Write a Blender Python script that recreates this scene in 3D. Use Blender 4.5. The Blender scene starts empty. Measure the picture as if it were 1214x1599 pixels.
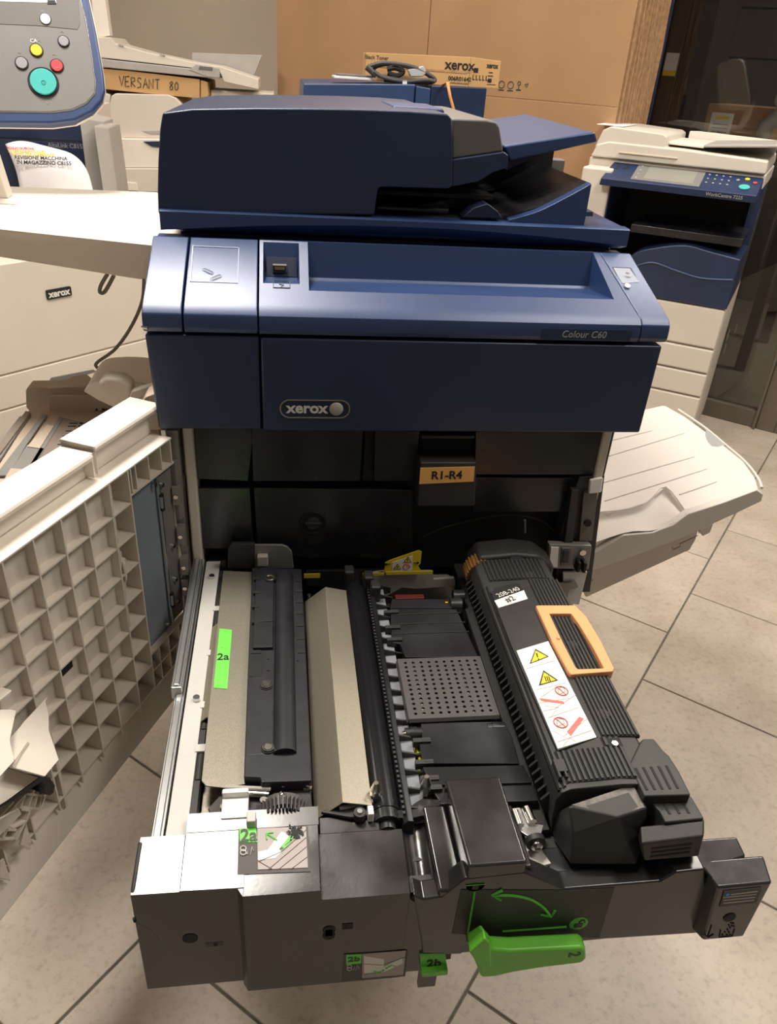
import bpy, bmesh, math, random
from mathutils import Vector, Matrix
random.seed(7)
PI = math.pi
SC = bpy.context.scene
COL = SC.collection

# ------------------------------------------------------------------ camera
# World: x right along the printer's front, y towards its back, z up, floor z = 0.
AX = ((0.99107835, -0.00960181, 0.13293422),      # world x, y, z axes seen from the camera (right, down, forward)
      (-0.11931236, -0.50842879, 0.85279818),
      (0.05939918, -0.86105051, -0.50503838))
CAM = Vector((-0.16403431, -0.92778983, 1.25))
FOC = 1190.0
CX, CY = 607.0, 799.5
cd = bpy.data.cameras.new('camera')
cam = bpy.data.objects.new('camera', cd)
COL.objects.link(cam)
m = Matrix.Identity(4)
for r in range(3):
    m[r][0] = AX[r][0]; m[r][1] = -AX[r][1]; m[r][2] = -AX[r][2]; m[r][3] = CAM[r]
cam.matrix_world = m
cd.sensor_fit = 'HORIZONTAL'; cd.sensor_width = 36.0
cd.lens = 36.0 * FOC / 1214.0
cd.clip_start = 0.02; cd.clip_end = 60
SC.camera = cam

# ------------------------------------------------------------------ world, lights, exposure
w = bpy.data.worlds.new('world'); SC.world = w; w.use_nodes = True
w.node_tree.nodes['Background'].inputs[0].default_value = (1.0, 0.90, 0.80, 1)
w.node_tree.nodes['Background'].inputs[1].default_value = 0.12
SC.view_settings.view_transform = 'Standard'
SC.view_settings.look = 'None'
SC.view_settings.exposure = 0.22
SC.view_settings.gamma = 1.0
SC.view_settings.use_curve_mapping = False

LAMPS = [  # x, y, z, size, watts
    (-0.54, 0.24, 2.66, 0.50, 46),
    (1.55, 0.95, 2.66, 0.60, 34),
    (1.00, -0.45, 2.66, 0.60, 17),
    (0.2, 2.0, 2.66, 0.60, 16),
    (-2.0, 2.2, 2.66, 0.60, 26),
]
for (x, y, z, s, p) in LAMPS:
    ld = bpy.data.lights.new('ceiling_lamp', 'AREA'); ld.shape = 'SQUARE'; ld.size = s
    ld.energy = p; ld.color = (1.0, 0.92, 0.83)
    lo = bpy.data.objects.new('ceiling_lamp', ld); lo.location = (x, y, z); lo.rotation_euler = (0, 0, math.radians(49.3))
    COL.objects.link(lo)

# ------------------------------------------------------------------ helpers
def ray(u, v):
    c = ((u - CX) / FOC, (v - CY) / FOC, 1.0)
    return Vector([sum(AX[r][k] * c[k] for k in range(3)) for r in range(3)])
def onp(u, v, p0, n):                 # point of the world plane (p0, n) that the photograph shows at pixel u, v
    d = ray(u, v); n = Vector(n); t = (Vector(p0) - CAM).dot(n) / d.dot(n)
    return CAM + d * t
def onx(u, v, x): return onp(u, v, (x, 0, 0), (1, 0, 0))
def ony(u, v, y): return onp(u, v, (0, y, 0), (0, 1, 0))
def onz(u, v, z): return onp(u, v, (0, 0, z), (0, 0, 1))

def mk(name, me, mat, parent=None, bevel=0.0, seg=2, smooth=True, sharp=32):
    if mat is not None and len(me.materials) == 0: me.materials.append(mat)
    o = bpy.data.objects.new(name, me); COL.objects.link(o)
    if parent is not None: o.parent = parent
    if smooth:
        me.polygons.foreach_set('use_smooth', [True] * len(me.polygons))
        me.set_sharp_from_angle(angle=math.radians(sharp))
    if bevel > 0:
        b = o.modifiers.new('bevel', 'BEVEL'); b.width = bevel; b.segments = seg
        b.limit_method = 'ANGLE'; b.angle_limit = math.radians(28); b.harden_normals = True
        b.use_clamp_overlap = True
    return o

class MB:                              # gathers shapes into one mesh
    def __init__(s, M=None): s.v = []; s.f = []; s.M = M; s.mi = []; s.cur = 0
    def add(s, vs, fs):
        n = len(s.v)
        for p in vs:
            p = Vector(p)
            s.v.append(tuple(s.M @ p) if s.M is not None else tuple(p))
        for f in fs: s.f.append([i + n for i in f]); s.mi.append(s.cur)
        return s
    def box(s, x0, x1, y0, y1, z0, z1):
        s.add([(x0,y0,z0),(x1,y0,z0),(x1,y1,z0),(x0,y1,z0),(x0,y0,z1),(x1,y0,z1),(x1,y1,z1),(x0,y1,z1)],
              [(0,3,2,1),(4,5,6,7),(0,1,5,4),(1,2,6,5),(2,3,7,6),(3,0,4,7)]); return s
    def hexa(s, b, t):                 # bottom four, top four, both counter-clockwise seen from above
        s.add(list(b) + list(t), [(0,3,2,1),(4,5,6,7),(0,1,5,4),(1,2,6,5),(2,3,7,6),(3,0,4,7)]); return s
    def slab(s, pts, off):             # a polygon given thickness
        off = Vector(off); n = len(pts); P = [Vector(p) for p in pts]
        nn = Vector((0,0,0))
        for i in range(n): nn += P[i].cross(P[(i+1) % n])
        if nn.dot(off) > 0: P = P[::-1]
        s.add(P + [p + off for p in P], [tuple(range(n)), tuple(range(2*n-1, n-1, -1))] +
              [(i, i + n, (i+1) % n + n, (i+1) % n) for i in range(n)]); return s
    def prism(s, pts, axis, a, b):     # polygon in the two other axes, run from a to b
        def q(p, c):
            if axis == 'x': return (c, p[0], p[1])
            if axis == 'y': return (p[0], c, p[1])
            return (p[0], p[1], c)
        P = [q(p, a) for p in pts]; off = Vector(q((0,0), b)) - Vector(q((0,0), a))
        return s.slab(P, off)
    def cyl(s, p0, p1, r, n=20, r1=None, caps=True):
        p0 = Vector(p0); p1 = Vector(p1); d = (p1 - p0).normalized()
        a = d.orthogonal().normalized(); b = d.cross(a)
        if r1 is None: r1 = r
        vs = [p0 + (a*math.cos(2*PI*i/n) + b*math.sin(2*PI*i/n))*r for i in range(n)] + \
             [p1 + (a*math.cos(2*PI*i/n) + b*math.sin(2*PI*i/n))*r1 for i in range(n)]
        fs = [(i, (i+1) % n, (i+1) % n + n, i + n) for i in range(n)]
        if caps: fs += [tuple(range(n-1, -1, -1)), tuple(range(n, 2*n))]
        return s.add(vs, fs)
    def ring(s, c, nrm, R, r, n=32, k=8):
        c = Vector(c); d = Vector(nrm).normalized(); a = d.orthogonal().normalized(); b = d.cross(a)
        vs = []; fs = []
        for i in range(n):
            e = a*math.cos(2*PI*i/n) + b*math.sin(2*PI*i/n)
            for j in range(k):
                vs.append(c + e*(R + r*math.cos(2*PI*j/k)) + d*(r*math.sin(2*PI*j/k)))
        for i in range(n):
            for j in range(k):
                fs.append((i*k+j, ((i+1) % n)*k+j, ((i+1) % n)*k+(j+1) % k, i*k+(j+1) % k))
        return s.add(vs, fs)
    def tube(s, pts, r, k=8, closed=False):
        P = [Vector(p) for p in pts]; n = len(P); vs = []; fs = []
        up = None
        for i in range(n):
            if closed: d = P[(i+1) % n] - P[i-1]
            else: d = P[min(i+1, n-1)] - P[max(i-1, 0)]
            d.normalize()
            if up is None: up = d.orthogonal().normalized()
            a = (up - d*up.dot(d)).normalized(); up = a; b = d.cross(a)
            rr = r[i] if isinstance(r, (list, tuple)) else r
            for j in range(k): vs.append(P[i] + (a*math.cos(2*PI*j/k) + b*math.sin(2*PI*j/k))*rr)
        for i in range(n if closed else n-1):
            for j in range(k):
                fs.append((i*k+j, i*k+(j+1) % k, ((i+1) % n)*k+(j+1) % k, ((i+1) % n)*k+j))
        if not closed: fs += [tuple(range(k-1, -1, -1)), tuple(range((n-1)*k, n*k))]
        return s.add(vs, fs)
    def mesh(s, name='mesh'):
        me = bpy.data.meshes.new(name); me.from_pydata(s.v, [], s.f); me.update(); return me
    def build(s, name, mat, parent=None, bevel=0.0, seg=2, **k):
        me = s.mesh(name)
        bm = bmesh.new(); bm.from_mesh(me); bmesh.ops.recalc_face_normals(bm, faces=bm.faces); bm.to_mesh(me); bm.free()
        return mk(name, me, mat, parent, bevel, seg, **k)

def box(name, mat, parent, x0, x1, y0, y1, z0, z1, bevel=0.0, seg=2):
    return MB().box(x0, x1, y0, y1, z0, z1).build(name, mat, parent, bevel, seg)

def curve_pts(pts, n=8):               # Catmull-Rom through points
    P = [Vector(p) for p in pts]; out = []
    for i in range(len(P) - 1):
        a, b, c, d = P[max(i-1, 0)], P[i], P[i+1], P[min(i+2, len(P)-1)]
        for j in range(n):
            t = j / n
            out.append(0.5*((2*b) + (c-a)*t + (2*a-5*b+4*c-d)*t*t + (-a+3*b-3*c+d)*t**3))
    out.append(P[-1]); return out

def rrect(x0, x1, y0, y1, r, n=5):     # rounded rectangle outline
    out = []
    for cx, cy, a0 in ((x1-r, y1-r, 0), (x0+r, y1-r, 90), (x0+r, y0+r, 180), (x1-r, y0+r, 270)):
        for i in range(n + 1):
            a = math.radians(a0 + 90*i/n); out.append((cx + r*math.cos(a), cy + r*math.sin(a)))
    return out

def frame(o, xdir, ydir):              # matrix: local x along xdir, local y along ydir, z out of the face
    X = Vector(xdir).normalized(); Y = Vector(ydir); Y = (Y - X*Y.dot(X)).normalized(); Z = X.cross(Y)
    M = Matrix.Identity(4)
    for r in range(3): M[r][0] = X[r]; M[r][1] = Y[r]; M[r][2] = Z[r]; M[r][3] = o[r]
    return M

def text(name, body, size, M, mat, parent, align='CENTER', depth=0.0002, sx=1.0, bold=0.0, shear=0.0):
    c = bpy.data.curves.new('lettering', 'FONT'); c.body = body; c.size = size; c.align_x = align; c.align_y = 'CENTER'
    c.extrude = depth; c.offset = bold; c.resolution_u = 3; c.shear = shear
    t = bpy.data.objects.new('lettering_source', c); COL.objects.link(t)
    me = bpy.data.meshes.new_from_object(t)
    bpy.data.objects.remove(t); bpy.data.curves.remove(c)
    me.transform(M @ Matrix.Diagonal((sx, 1, 1, 1)) @ Matrix.Translation((0, 0, depth)))
    me.materials.clear()
    return mk(name, me, mat, parent, smooth=False)

def thing(name, label, cat, loc=(0,0,0), rz=0.0, group=None):
    o = bpy.data.objects.new(name, None); COL.objects.link(o); o.empty_display_size = 0.05
    o.location = loc; o.rotation_euler = (0, 0, rz)
    return tag(o, label, cat, group)
def tag(o, label, cat, group=None, kind=None):
    if label: o['label'] = label
    if cat: o['category'] = cat
    if group: o['group'] = group
    if kind: o['kind'] = kind
    return o
def lab(o, label): o['label'] = label; return o

# ------------------------------------------------------------------ materials
def mat(name, col, rough=0.5, metal=0.0, var=0.0, vscale=20.0, bump=0.0, bscale=400.0, coat=0.0, spec=0.5, rvar=0.0, col2=None):
    M = bpy.data.materials.new(name); M.use_nodes = True; nt = M.node_tree
    b = nt.nodes['Principled BSDF']
    b.inputs['Base Color'].default_value = (*col, 1); b.inputs['Roughness'].default_value = rough
    b.inputs['Metallic'].default_value = metal; b.inputs['Coat Weight'].default_value = coat
    b.inputs['Coat Roughness'].default_value = 0.08; b.inputs['Specular IOR Level'].default_value = spec
    tc = nt.nodes.new('ShaderNodeTexCoord')
    n = nt.nodes.new('ShaderNodeTexNoise'); n.inputs['Scale'].default_value = vscale; n.inputs['Detail'].default_value = 5
    nt.links.new(tc.outputs['Object'], n.inputs['Vector'])
    if var > 0 or col2:
        r = nt.nodes.new('ShaderNodeValToRGB')
        c2 = col2 if col2 else tuple(max(0, c*(1-var)) for c in col)
        c1 = col if col2 else tuple(min(1, c*(1+var*0.6)) for c in col)
        r.color_ramp.elements[0].position = 0.35; r.color_ramp.elements[1].position = 0.65
        r.color_ramp.elements[0].color = (*c2, 1); r.color_ramp.elements[1].color = (*c1, 1)
        nt.links.new(n.outputs['Fac'], r.inputs['Fac']); nt.links.new(r.outputs['Color'], b.inputs['Base Color'])
    if rvar > 0:
        mr = nt.nodes.new('ShaderNodeMapRange'); mr.inputs['To Min'].default_value = max(0.02, rough - rvar)
        mr.inputs['To Max'].default_value = min(1, rough + rvar); mr.inputs['From Min'].default_value = 0.3; mr.inputs['From Max'].default_value = 0.7
        nt.links.new(n.outputs['Fac'], mr.inputs['Value']); nt.links.new(mr.outputs['Result'], b.inputs['Roughness'])
    if bump > 0:
        n2 = nt.nodes.new('ShaderNodeTexNoise'); n2.inputs['Scale'].default_value = bscale; n2.inputs['Detail'].default_value = 3
        bp = nt.nodes.new('ShaderNodeBump'); bp.inputs['Strength'].default_value = bump; bp.inputs['Distance'].default_value = 0.001
        nt.links.new(tc.outputs['Object'], n2.inputs['Vector']); nt.links.new(n2.outputs['Fac'], bp.inputs['Height'])
        nt.links.new(bp.outputs['Normal'], b.inputs['Normal'])
    return M

NAVY = mat('navy_shaded_plastic', (0.014, 0.030, 0.080), 0.36, metal=0.15, var=0.10, vscale=8, bump=0.08, bscale=1600, spec=0.8)  # darker copy of the one navy, shade of upright fronts put into the colour
NAVYG = mat('navy_lit_plastic', (0.022, 0.052, 0.150), 0.36, metal=0.12, var=0.08, vscale=8, bump=0.12, bscale=1800, spec=0.9)  # brighter copy of the same navy, light on slopes and tops put into the colour
NAVYD = mat('dark_navy_plastic', (0.008, 0.016, 0.05), 0.5, var=0.1, bump=0.1)
CREAM = mat('cream_plastic', (0.68, 0.62, 0.535), 0.5, var=0.03, vscale=6, bump=0.06, bscale=900)
CREAMW = mat('pale_cream_plastic', (0.82, 0.76, 0.67), 0.45, var=0.03, vscale=5, bump=0.05, bscale=900)
TRAYW = mat('off_white_tray_plastic', (0.60, 0.56, 0.52), 0.55, var=0.03, vscale=5, bump=0.05, bscale=900)
BEIGE = mat('beige_plastic', (0.56, 0.47, 0.37), 0.55, var=0.04, vscale=8, bump=0.05)
GREYP = mat('grey_plastic', (0.15, 0.14, 0.13), 0.5, var=0.05, bump=0.05)
GREYL = mat('light_grey_plastic', (0.42, 0.40, 0.37), 0.45, var=0.05, bump=0.05)
GREYG = mat('control_panel_grey', (0.19, 0.185, 0.18), 0.5, var=0.03)
BLKG = mat('glossy_black_plastic', (0.016, 0.016, 0.018), 0.27, var=0.3, vscale=14, rvar=0.09, spec=0.6, bump=0.02, bscale=300)
COVB = mat('worn_black_cover_plastic', (0.024, 0.023, 0.023), 0.21, var=0.25, vscale=16, rvar=0.07, spec=0.7, bump=0.03, bscale=300)
BLKS = mat('scuffed_black_plastic', (0.022, 0.022, 0.023), 0.28, var=0.3, vscale=30, rvar=0.10, spec=0.6, bump=0.04, bscale=500)
BLKM = mat('matt_black_plastic', (0.030, 0.028, 0.026), 0.50, var=0.15, vscale=30, bump=0.12, bscale=1200)
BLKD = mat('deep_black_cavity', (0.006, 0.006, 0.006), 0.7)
BLKT = mat('textured_charcoal_plastic', (0.020, 0.020, 0.024), 0.40, var=0.2, vscale=60, bump=0.25, bscale=1500, spec=0.35)
BELT = mat('black_transfer_belt', (0.020, 0.020, 0.023), 0.33, var=0.3, vscale=12, rvar=0.08, bump=0.03)
DRUM = mat('polished_black_roller', (0.010, 0.010, 0.012), 0.22, spec=0.6)
GALV = mat('speckled_galvanised_steel', (0.38, 0.345, 0.27), 0.45, metal=0.7, var=0.12, vscale=800, bump=0.1, bscale=900)
GALVD = mat('dull_galvanised_steel', (0.34, 0.31, 0.25), 0.45, metal=0.7, var=0.2, vscale=240, bump=0.1, bscale=900)
GALV2 = mat('olive_galvanised_steel', (0.28, 0.26, 0.205), 0.45, metal=0.6, var=0.15, vscale=700, bump=0.1, bscale=900)
PERF = mat('dark_grey_belt_plate', (0.075, 0.072, 0.070), 0.45, var=0.05)
ZINC = mat('zinc_rail_steel', (0.62, 0.64, 0.64), 0.28, metal=0.9, var=0.06, vscale=30)
WHTM = mat('white_painted_steel', (0.58, 0.57, 0.54), 0.4, var=0.04)
STEEL = mat('bright_steel', (0.70, 0.68, 0.64), 0.22, metal=1.0)
STEELG = mat('grey_painted_steel', (0.24, 0.23, 0.21), 0.4, metal=0.25, var=0.08)
BLUEG = mat('blue_grey_metal_plate', (0.24, 0.28, 0.33), 0.5, metal=0.1, var=0.08, vscale=6)
PEACH = mat('peach_plastic', (0.86, 0.40, 0.17), 0.5, var=0.04, bump=0.05)
GREEN = mat('lime_green_plastic', (0.16, 0.60, 0.05), 0.35, var=0.05, vscale=15)
GREENL = mat('lime_green_label', (0.16, 0.82, 0.08), 0.5, var=0.04)
GREENP = mat('green_print', (0.12, 0.56, 0.06), 0.45)
YEL = mat('yellow_label', (0.80, 0.62, 0.03), 0.5, var=0.05)
ORTAG = mat('orange_tag_print', (0.90, 0.48, 0.14), 0.5)
WHT = mat('white_label', (0.80, 0.79, 0.75), 0.5, var=0.02)
PAPER = mat('white_paper', (0.85, 0.82, 0.84), 0.7, var=0.02)
INK = mat('black_ink', (0.012, 0.012, 0.012), 0.6)
GINK = mat('grey_ink', (0.30, 0.29, 0.27), 0.6)
LGINK = mat('pale_line_ink', (0.50, 0.47, 0.43), 0.6)
WINK = mat('white_ink', (0.72, 0.70, 0.66), 0.5)
SINK = mat('silver_ink', (0.42, 0.42, 0.42), 0.4, metal=0.4)
RED = mat('red_ink', (0.62, 0.05, 0.04), 0.5)
PINKR = mat('faded_red_ink', (0.72, 0.16, 0.14), 0.5)
LBLG = mat('grey_label', (0.085, 0.078, 0.072), 0.6, var=0.05)
LBLP = mat('pale_picture_label', (0.42, 0.37, 0.35), 0.5, var=0.06)
CARD = mat('brown_cardboard', (0.38, 0.225, 0.11), 0.85, var=0.08, vscale=3, bump=0.1, bscale=200)
CARDE = mat('cardboard_edge', (0.44, 0.27, 0.14), 0.9, var=0.18, vscale=60, bump=0.5, bscale=300)
CARD2 = mat('tan_carton', (0.56, 0.34, 0.15), 0.8, var=0.06, vscale=8, bump=0.08)
CABLE = mat('dark_grey_cable', (0.055, 0.055, 0.055), 0.5)
CABLEG = mat('grey_cable', (0.30, 0.27, 0.22), 0.5)
TEAL = mat('teal_button', (0.06, 0.45, 0.42), 0.4)
REDB = mat('red_button', (0.60, 0.06, 0.07), 0.4)
YELB = mat('yellow_button', (0.80, 0.56, 0.04), 0.4)
GRYB = mat('grey_button', (0.30, 0.30, 0.31), 0.4)
CLEAR = mat('clear_button_plate', (0.42, 0.46, 0.55), 0.15, spec=0.8)
WALLM = mat('warm_beige_paint', (0.60, 0.52, 0.42), 0.8, var=0.03, vscale=3, bump=0.1, bscale=150)
CEILM = mat('ceiling_paint', (0.80, 0.78, 0.74), 0.85)
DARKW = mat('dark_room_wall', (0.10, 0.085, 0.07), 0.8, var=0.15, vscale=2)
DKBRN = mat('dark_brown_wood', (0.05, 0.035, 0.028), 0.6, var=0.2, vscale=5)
FRAMEM = mat('grey_brown_window_frame', (0.17, 0.145, 0.12), 0.45, metal=0.4, var=0.05)
YWIRE = mat('yellow_green_wire', (0.45, 0.42, 0.03), 0.5)
GROUT = mat('brown_grout', (0.13, 0.115, 0.09), 0.9, var=0.2, vscale=60)

def emis(name, col, s):
    M = bpy.data.materials.new(name); M.use_nodes = True; b = M.node_tree.nodes['Principled BSDF']
    b.inputs['Base Color'].default_value = (*col, 1); b.inputs['Emission Color'].default_value = (*col, 1)
    b.inputs['Emission Strength'].default_value = s; return M
SCREEN = emis('lit_screen', (0.62, 0.70, 0.80), 0.8)
LEDW = emis('lit_white_button', (1, 1, 1), 0.9)
LAMPE = emis('lamp_diffuser', (1.0, 0.9, 0.78), 6.0)

def tile_material():
    M = bpy.data.materials.new('stone_tile'); M.use_nodes = True; nt = M.node_tree; b = nt.nodes['Principled BSDF']
    tc = nt.nodes.new('ShaderNodeTexCoord'); oi = nt.nodes.new('ShaderNodeObjectInfo')
    geo = nt.nodes.new('ShaderNodeNewGeometry')
    n1 = nt.nodes.new('ShaderNodeTexNoise'); n1.inputs['Scale'].default_value = 5; n1.inputs['Detail'].default_value = 6; n1.inputs['Roughness'].default_value = 0.62
    n2 = nt.nodes.new('ShaderNodeTexNoise'); n2.inputs['Scale'].default_value = 70; n2.inputs['Detail'].default_value = 6; n2.inputs['Roughness'].default_value = 0.7
    nt.links.new(geo.outputs['Position'], n1.inputs['Vector']); nt.links.new(geo.outputs['Position'], n2.inputs['Vector'])
    r1 = nt.nodes.new('ShaderNodeValToRGB')
    r1.color_ramp.elements[0].position = 0.3; r1.color_ramp.elements[1].position = 0.7
    r1.color_ramp.elements[0].color = (0.40, 0.335, 0.265, 1); r1.color_ramp.elements[1].color = (0.54, 0.475, 0.40, 1)
    nt.links.new(n1.outputs['Fac'], r1.inputs['Fac'])
    r2 = nt.nodes.new('ShaderNodeValToRGB')
    r2.color_ramp.elements[0].position = 0.28; r2.color_ramp.elements[1].position = 0.5
    r2.color_ramp.elements[0].color = (0.70, 0.66, 0.62, 1); r2.color_ramp.elements[1].color = (1, 1, 1, 1)
    nt.links.new(n2.outputs['Fac'], r2.inputs['Fac'])
    mx = nt.nodes.new('ShaderNodeMix'); mx.data_type = 'RGBA'; mx.blend_type = 'MULTIPLY'; mx.inputs[0].default_value = 0.85
    nt.links.new(r1.outputs['Color'], mx.inputs[6]); nt.links.new(r2.outputs['Color'], mx.inputs[7])
    mr = nt.nodes.new('ShaderNodeMapRange'); mr.inputs['To Min'].default_value = 0.93; mr.inputs['To Max'].default_value = 1.04
    nt.links.new(oi.outputs['Random'], mr.inputs['Value'])
    mx2 = nt.nodes.new('ShaderNodeMix'); mx2.data_type = 'RGBA'; mx2.blend_type = 'MULTIPLY'; mx2.inputs[0].default_value = 1.0
    nt.links.new(mx.outputs[2], mx2.inputs[6]); nt.links.new(mr.outputs['Result'], mx2.inputs[7])
    nt.links.new(mx2.outputs[2], b.inputs['Base Color'])
    b.inputs['Roughness'].default_value = 0.42
    bp = nt.nodes.new('ShaderNodeBump'); bp.inputs['Strength'].default_value = 0.15; bp.inputs['Distance'].default_value = 0.001
    nt.links.new(n2.outputs['Fac'], bp.inputs['Height']); nt.links.new(bp.outputs['Normal'], b.inputs['Normal'])
    return M
TILE = tile_material()
GLASS = bpy.data.materials.new('partition_glass'); GLASS.use_nodes = True
_b = GLASS.node_tree.nodes['Principled BSDF']; _b.inputs['Base Color'].default_value = (0.75, 0.73, 0.70, 1)
_b.inputs['Transmission Weight'].default_value = 1.0; _b.inputs['Roughness'].default_value = 0.02; _b.inputs['IOR'].default_value = 1.45
SMOKE = bpy.data.materials.new('clear_film'); SMOKE.use_nodes = True
_b = SMOKE.node_tree.nodes['Principled BSDF']; _b.inputs['Base Color'].default_value = (0.9, 0.9, 0.88, 1)
_b.inputs['Transmission Weight'].default_value = 1.0; _b.inputs['Roughness'].default_value = 0.1; _b.inputs['IOR'].default_value = 1.3

# ================================================================== THE SETTING
AD = Vector((math.cos(math.radians(49.3)), math.sin(math.radians(49.3)), 0))    # the room's two directions
BD = Vector((math.cos(math.radians(-40.7)), math.sin(math.radians(-40.7)), 0))
def rm(a, b, z=0.0): return AD*a + BD*b + Vector((0, 0, z))
ROOM_A0, ROOM_A1, ROOM_B0, ROOM_B1 = -3.2, 2.6, -4.2, 2.9
def room_box(mb, a0, a1, b0, b1, z0, z1):
    return mb.hexa([rm(a0,b0,z0), rm(a0,b1,z0), rm(a1,b1,z0), rm(a1,b0,z0)], [rm(a0,b0,z1), rm(a0,b1,z1), rm(a1,b1,z1), rm(a1,b0,z1)])

floor = room_box(MB(), ROOM_A0, ROOM_A1 + 2.5, ROOM_B0, ROOM_B1, -0.05, -0.0025).build('floor', GROUT)
tag(floor, 'beige stone tile floor laid in staggered rows with brown grout', None, kind='structure')
tm = rm(0,0)
tbm = MB()
P4 = [(0.0,0.0),(0.4405,0.0),(0.4405,0.470),(0.0,0.470)]
e = 0.0012
bot = [AD*p[0] + BD*p[1] + Vector((0,0,-0.0025)) for p in P4]
mid = [AD*p[0] + BD*p[1] + Vector((0,0,-e)) for p in P4]
top = [AD*(p[0] + (e if p[0] == 0 else -e)) + BD*(p[1] + (e if p[1] == 0 else -e)) for p in P4]
tbm.add(bot + mid + top, [(0,4,5,1),(1,5,6,2),(2,6,7,3),(3,7,4,0),(4,8,9,5),(5,9,10,6),(6,10,11,7),(7,11,8,4),(8,11,10,9)])
tme = tbm.mesh('tile')
tbmm = bmesh.new(); tbmm.from_mesh(tme); bmesh.ops.recalc_face_normals(tbmm, faces=tbmm.faces); tbmm.to_mesh(tme); tbmm.free()
tme.materials.append(TILE)
for row in range(-7, 7):
    # rows run along AD; row 0 starts at the long joint on the right
    b0 = 0.280 + 0.4745*row
    off = 0.734 if row % 2 == 0 else 0.9555
    for k in range(-9, 5):
        a0 = off + 0.4450*k
        if a0 < ROOM_A0 or a0 > 2.6 or b0 < ROOM_B0: continue
        c = rm(a0 + .22, b0 + .23)
        if c.x < -2.4 or c.y < -1.3: continue
        o = bpy.data.objects.new('tile', tme); COL.objects.link(o); o.parent = floor
        o.location = rm(a0 + 0.00225, b0 + 0.00225)

# back wall (left of and behind the cardboard), side wall, ceiling
GA = 1.74*AD.x + 1.94*AD.y                 # distance of the glass partition along AD
GB0 = 0.34                                   # where the glass takes over from the wall
wb = room_box(MB(), GA, GA + 0.12, ROOM_B0, -0.62, 0, 2.7).build('wall_back', WALLM); tag(wb, None, None, kind='structure')
wl = room_box(MB(), ROOM_A0, GA + 0.12, ROOM_B0 - 0.12, ROOM_B0, 0, 2.7).build('wall_left', WALLM); tag(wl, None, None, kind='structure')
bb = room_box(MB(), GA - 0.012, GA, ROOM_B0, -0.62, 0, 0.08).build('baseboard_back', FRAMEM); tag(bb, None, None, kind='structure')
ce = room_box(MB(), ROOM_A0, ROOM_A1 + 2.5, ROOM_B0, ROOM_B1, 2.7, 2.8).build('ceiling', CEILM); tag(ce, None, None, kind='structure')
# glass partition: window_1 with frame, seen behind the right-hand printer
gb = lambda p: p.dot(BD)
PB = gb(onp(1189, 640, AD*GA, AD))          # right edge of the tall pane
win = room_box(MB(), GA, GA + 0.06, PB, PB + 0.075, 0, 2.7)
room_box(win, GA, GA + 0.06, -0.62, -0.56, 0, 2.7)
room_box(win, GA, GA + 0.06, -0.62, PB, 0, 0.075)
room_box(win, GA, GA + 0.06, -0.62, PB, 2.55, 2.7)
room_box(win, GA, GA + 0.06, PB + 0.075, 2.9, 0, 0.075)
room_box(win, GA, GA + 0.06, PB + 0.075, 2.9, 2.55, 2.7)
wo = win.build('window_1', FRAMEM, None, 0.002, 1); tag(wo, 'tall glazed partition with a grey brown metal frame behind the right printer', None, kind='structure')
room_box(MB(), GA + .025, GA + .031, -0.56, PB, 0.075, 2.55).build('pane', GLASS, wo)
room_box(MB(), GA + .025, GA + .031, PB + .075, 2.9, 0.075, 2.55).build('pane', GLASS, wo)
# thin floor-standing metal door leaf strip in front of the frame
room_box(MB(), GA - .02, GA, PB - .012, PB + .0, 0.0, 2.3).build('glazing_bead', FRAMEM, wo, 0.002, 1)

# the dim room on the other side of the glass
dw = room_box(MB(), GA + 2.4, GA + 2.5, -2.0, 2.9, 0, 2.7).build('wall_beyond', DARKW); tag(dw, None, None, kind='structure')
dn = Vector(AD)
def beyond(u, v, d): return onp(u, v, AD*(GA + d), AD)
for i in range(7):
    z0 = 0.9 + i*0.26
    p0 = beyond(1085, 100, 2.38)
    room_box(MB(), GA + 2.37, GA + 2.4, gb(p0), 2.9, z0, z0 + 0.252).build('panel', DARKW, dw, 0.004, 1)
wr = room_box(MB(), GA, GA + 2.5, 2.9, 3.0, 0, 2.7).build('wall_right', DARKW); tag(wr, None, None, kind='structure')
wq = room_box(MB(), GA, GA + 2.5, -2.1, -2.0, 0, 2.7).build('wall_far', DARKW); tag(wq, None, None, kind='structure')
# tall dark cabinet beyond the glass
a0 = gb(beyond(1045, 100, 1.5)); a1 = gb(beyond(1100, 20, 1.5))
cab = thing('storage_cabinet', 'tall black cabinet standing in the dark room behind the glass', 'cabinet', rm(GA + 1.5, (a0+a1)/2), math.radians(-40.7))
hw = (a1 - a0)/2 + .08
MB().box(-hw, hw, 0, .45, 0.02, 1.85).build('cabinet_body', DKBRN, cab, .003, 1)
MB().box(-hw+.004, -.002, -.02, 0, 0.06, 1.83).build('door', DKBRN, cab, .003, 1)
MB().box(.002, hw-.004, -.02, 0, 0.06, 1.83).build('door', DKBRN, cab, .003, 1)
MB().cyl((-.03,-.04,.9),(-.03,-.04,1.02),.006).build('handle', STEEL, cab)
MB().cyl((.03,-.04,.9),(.03,-.04,1.02),.006).build('handle', STEEL, cab)
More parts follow.
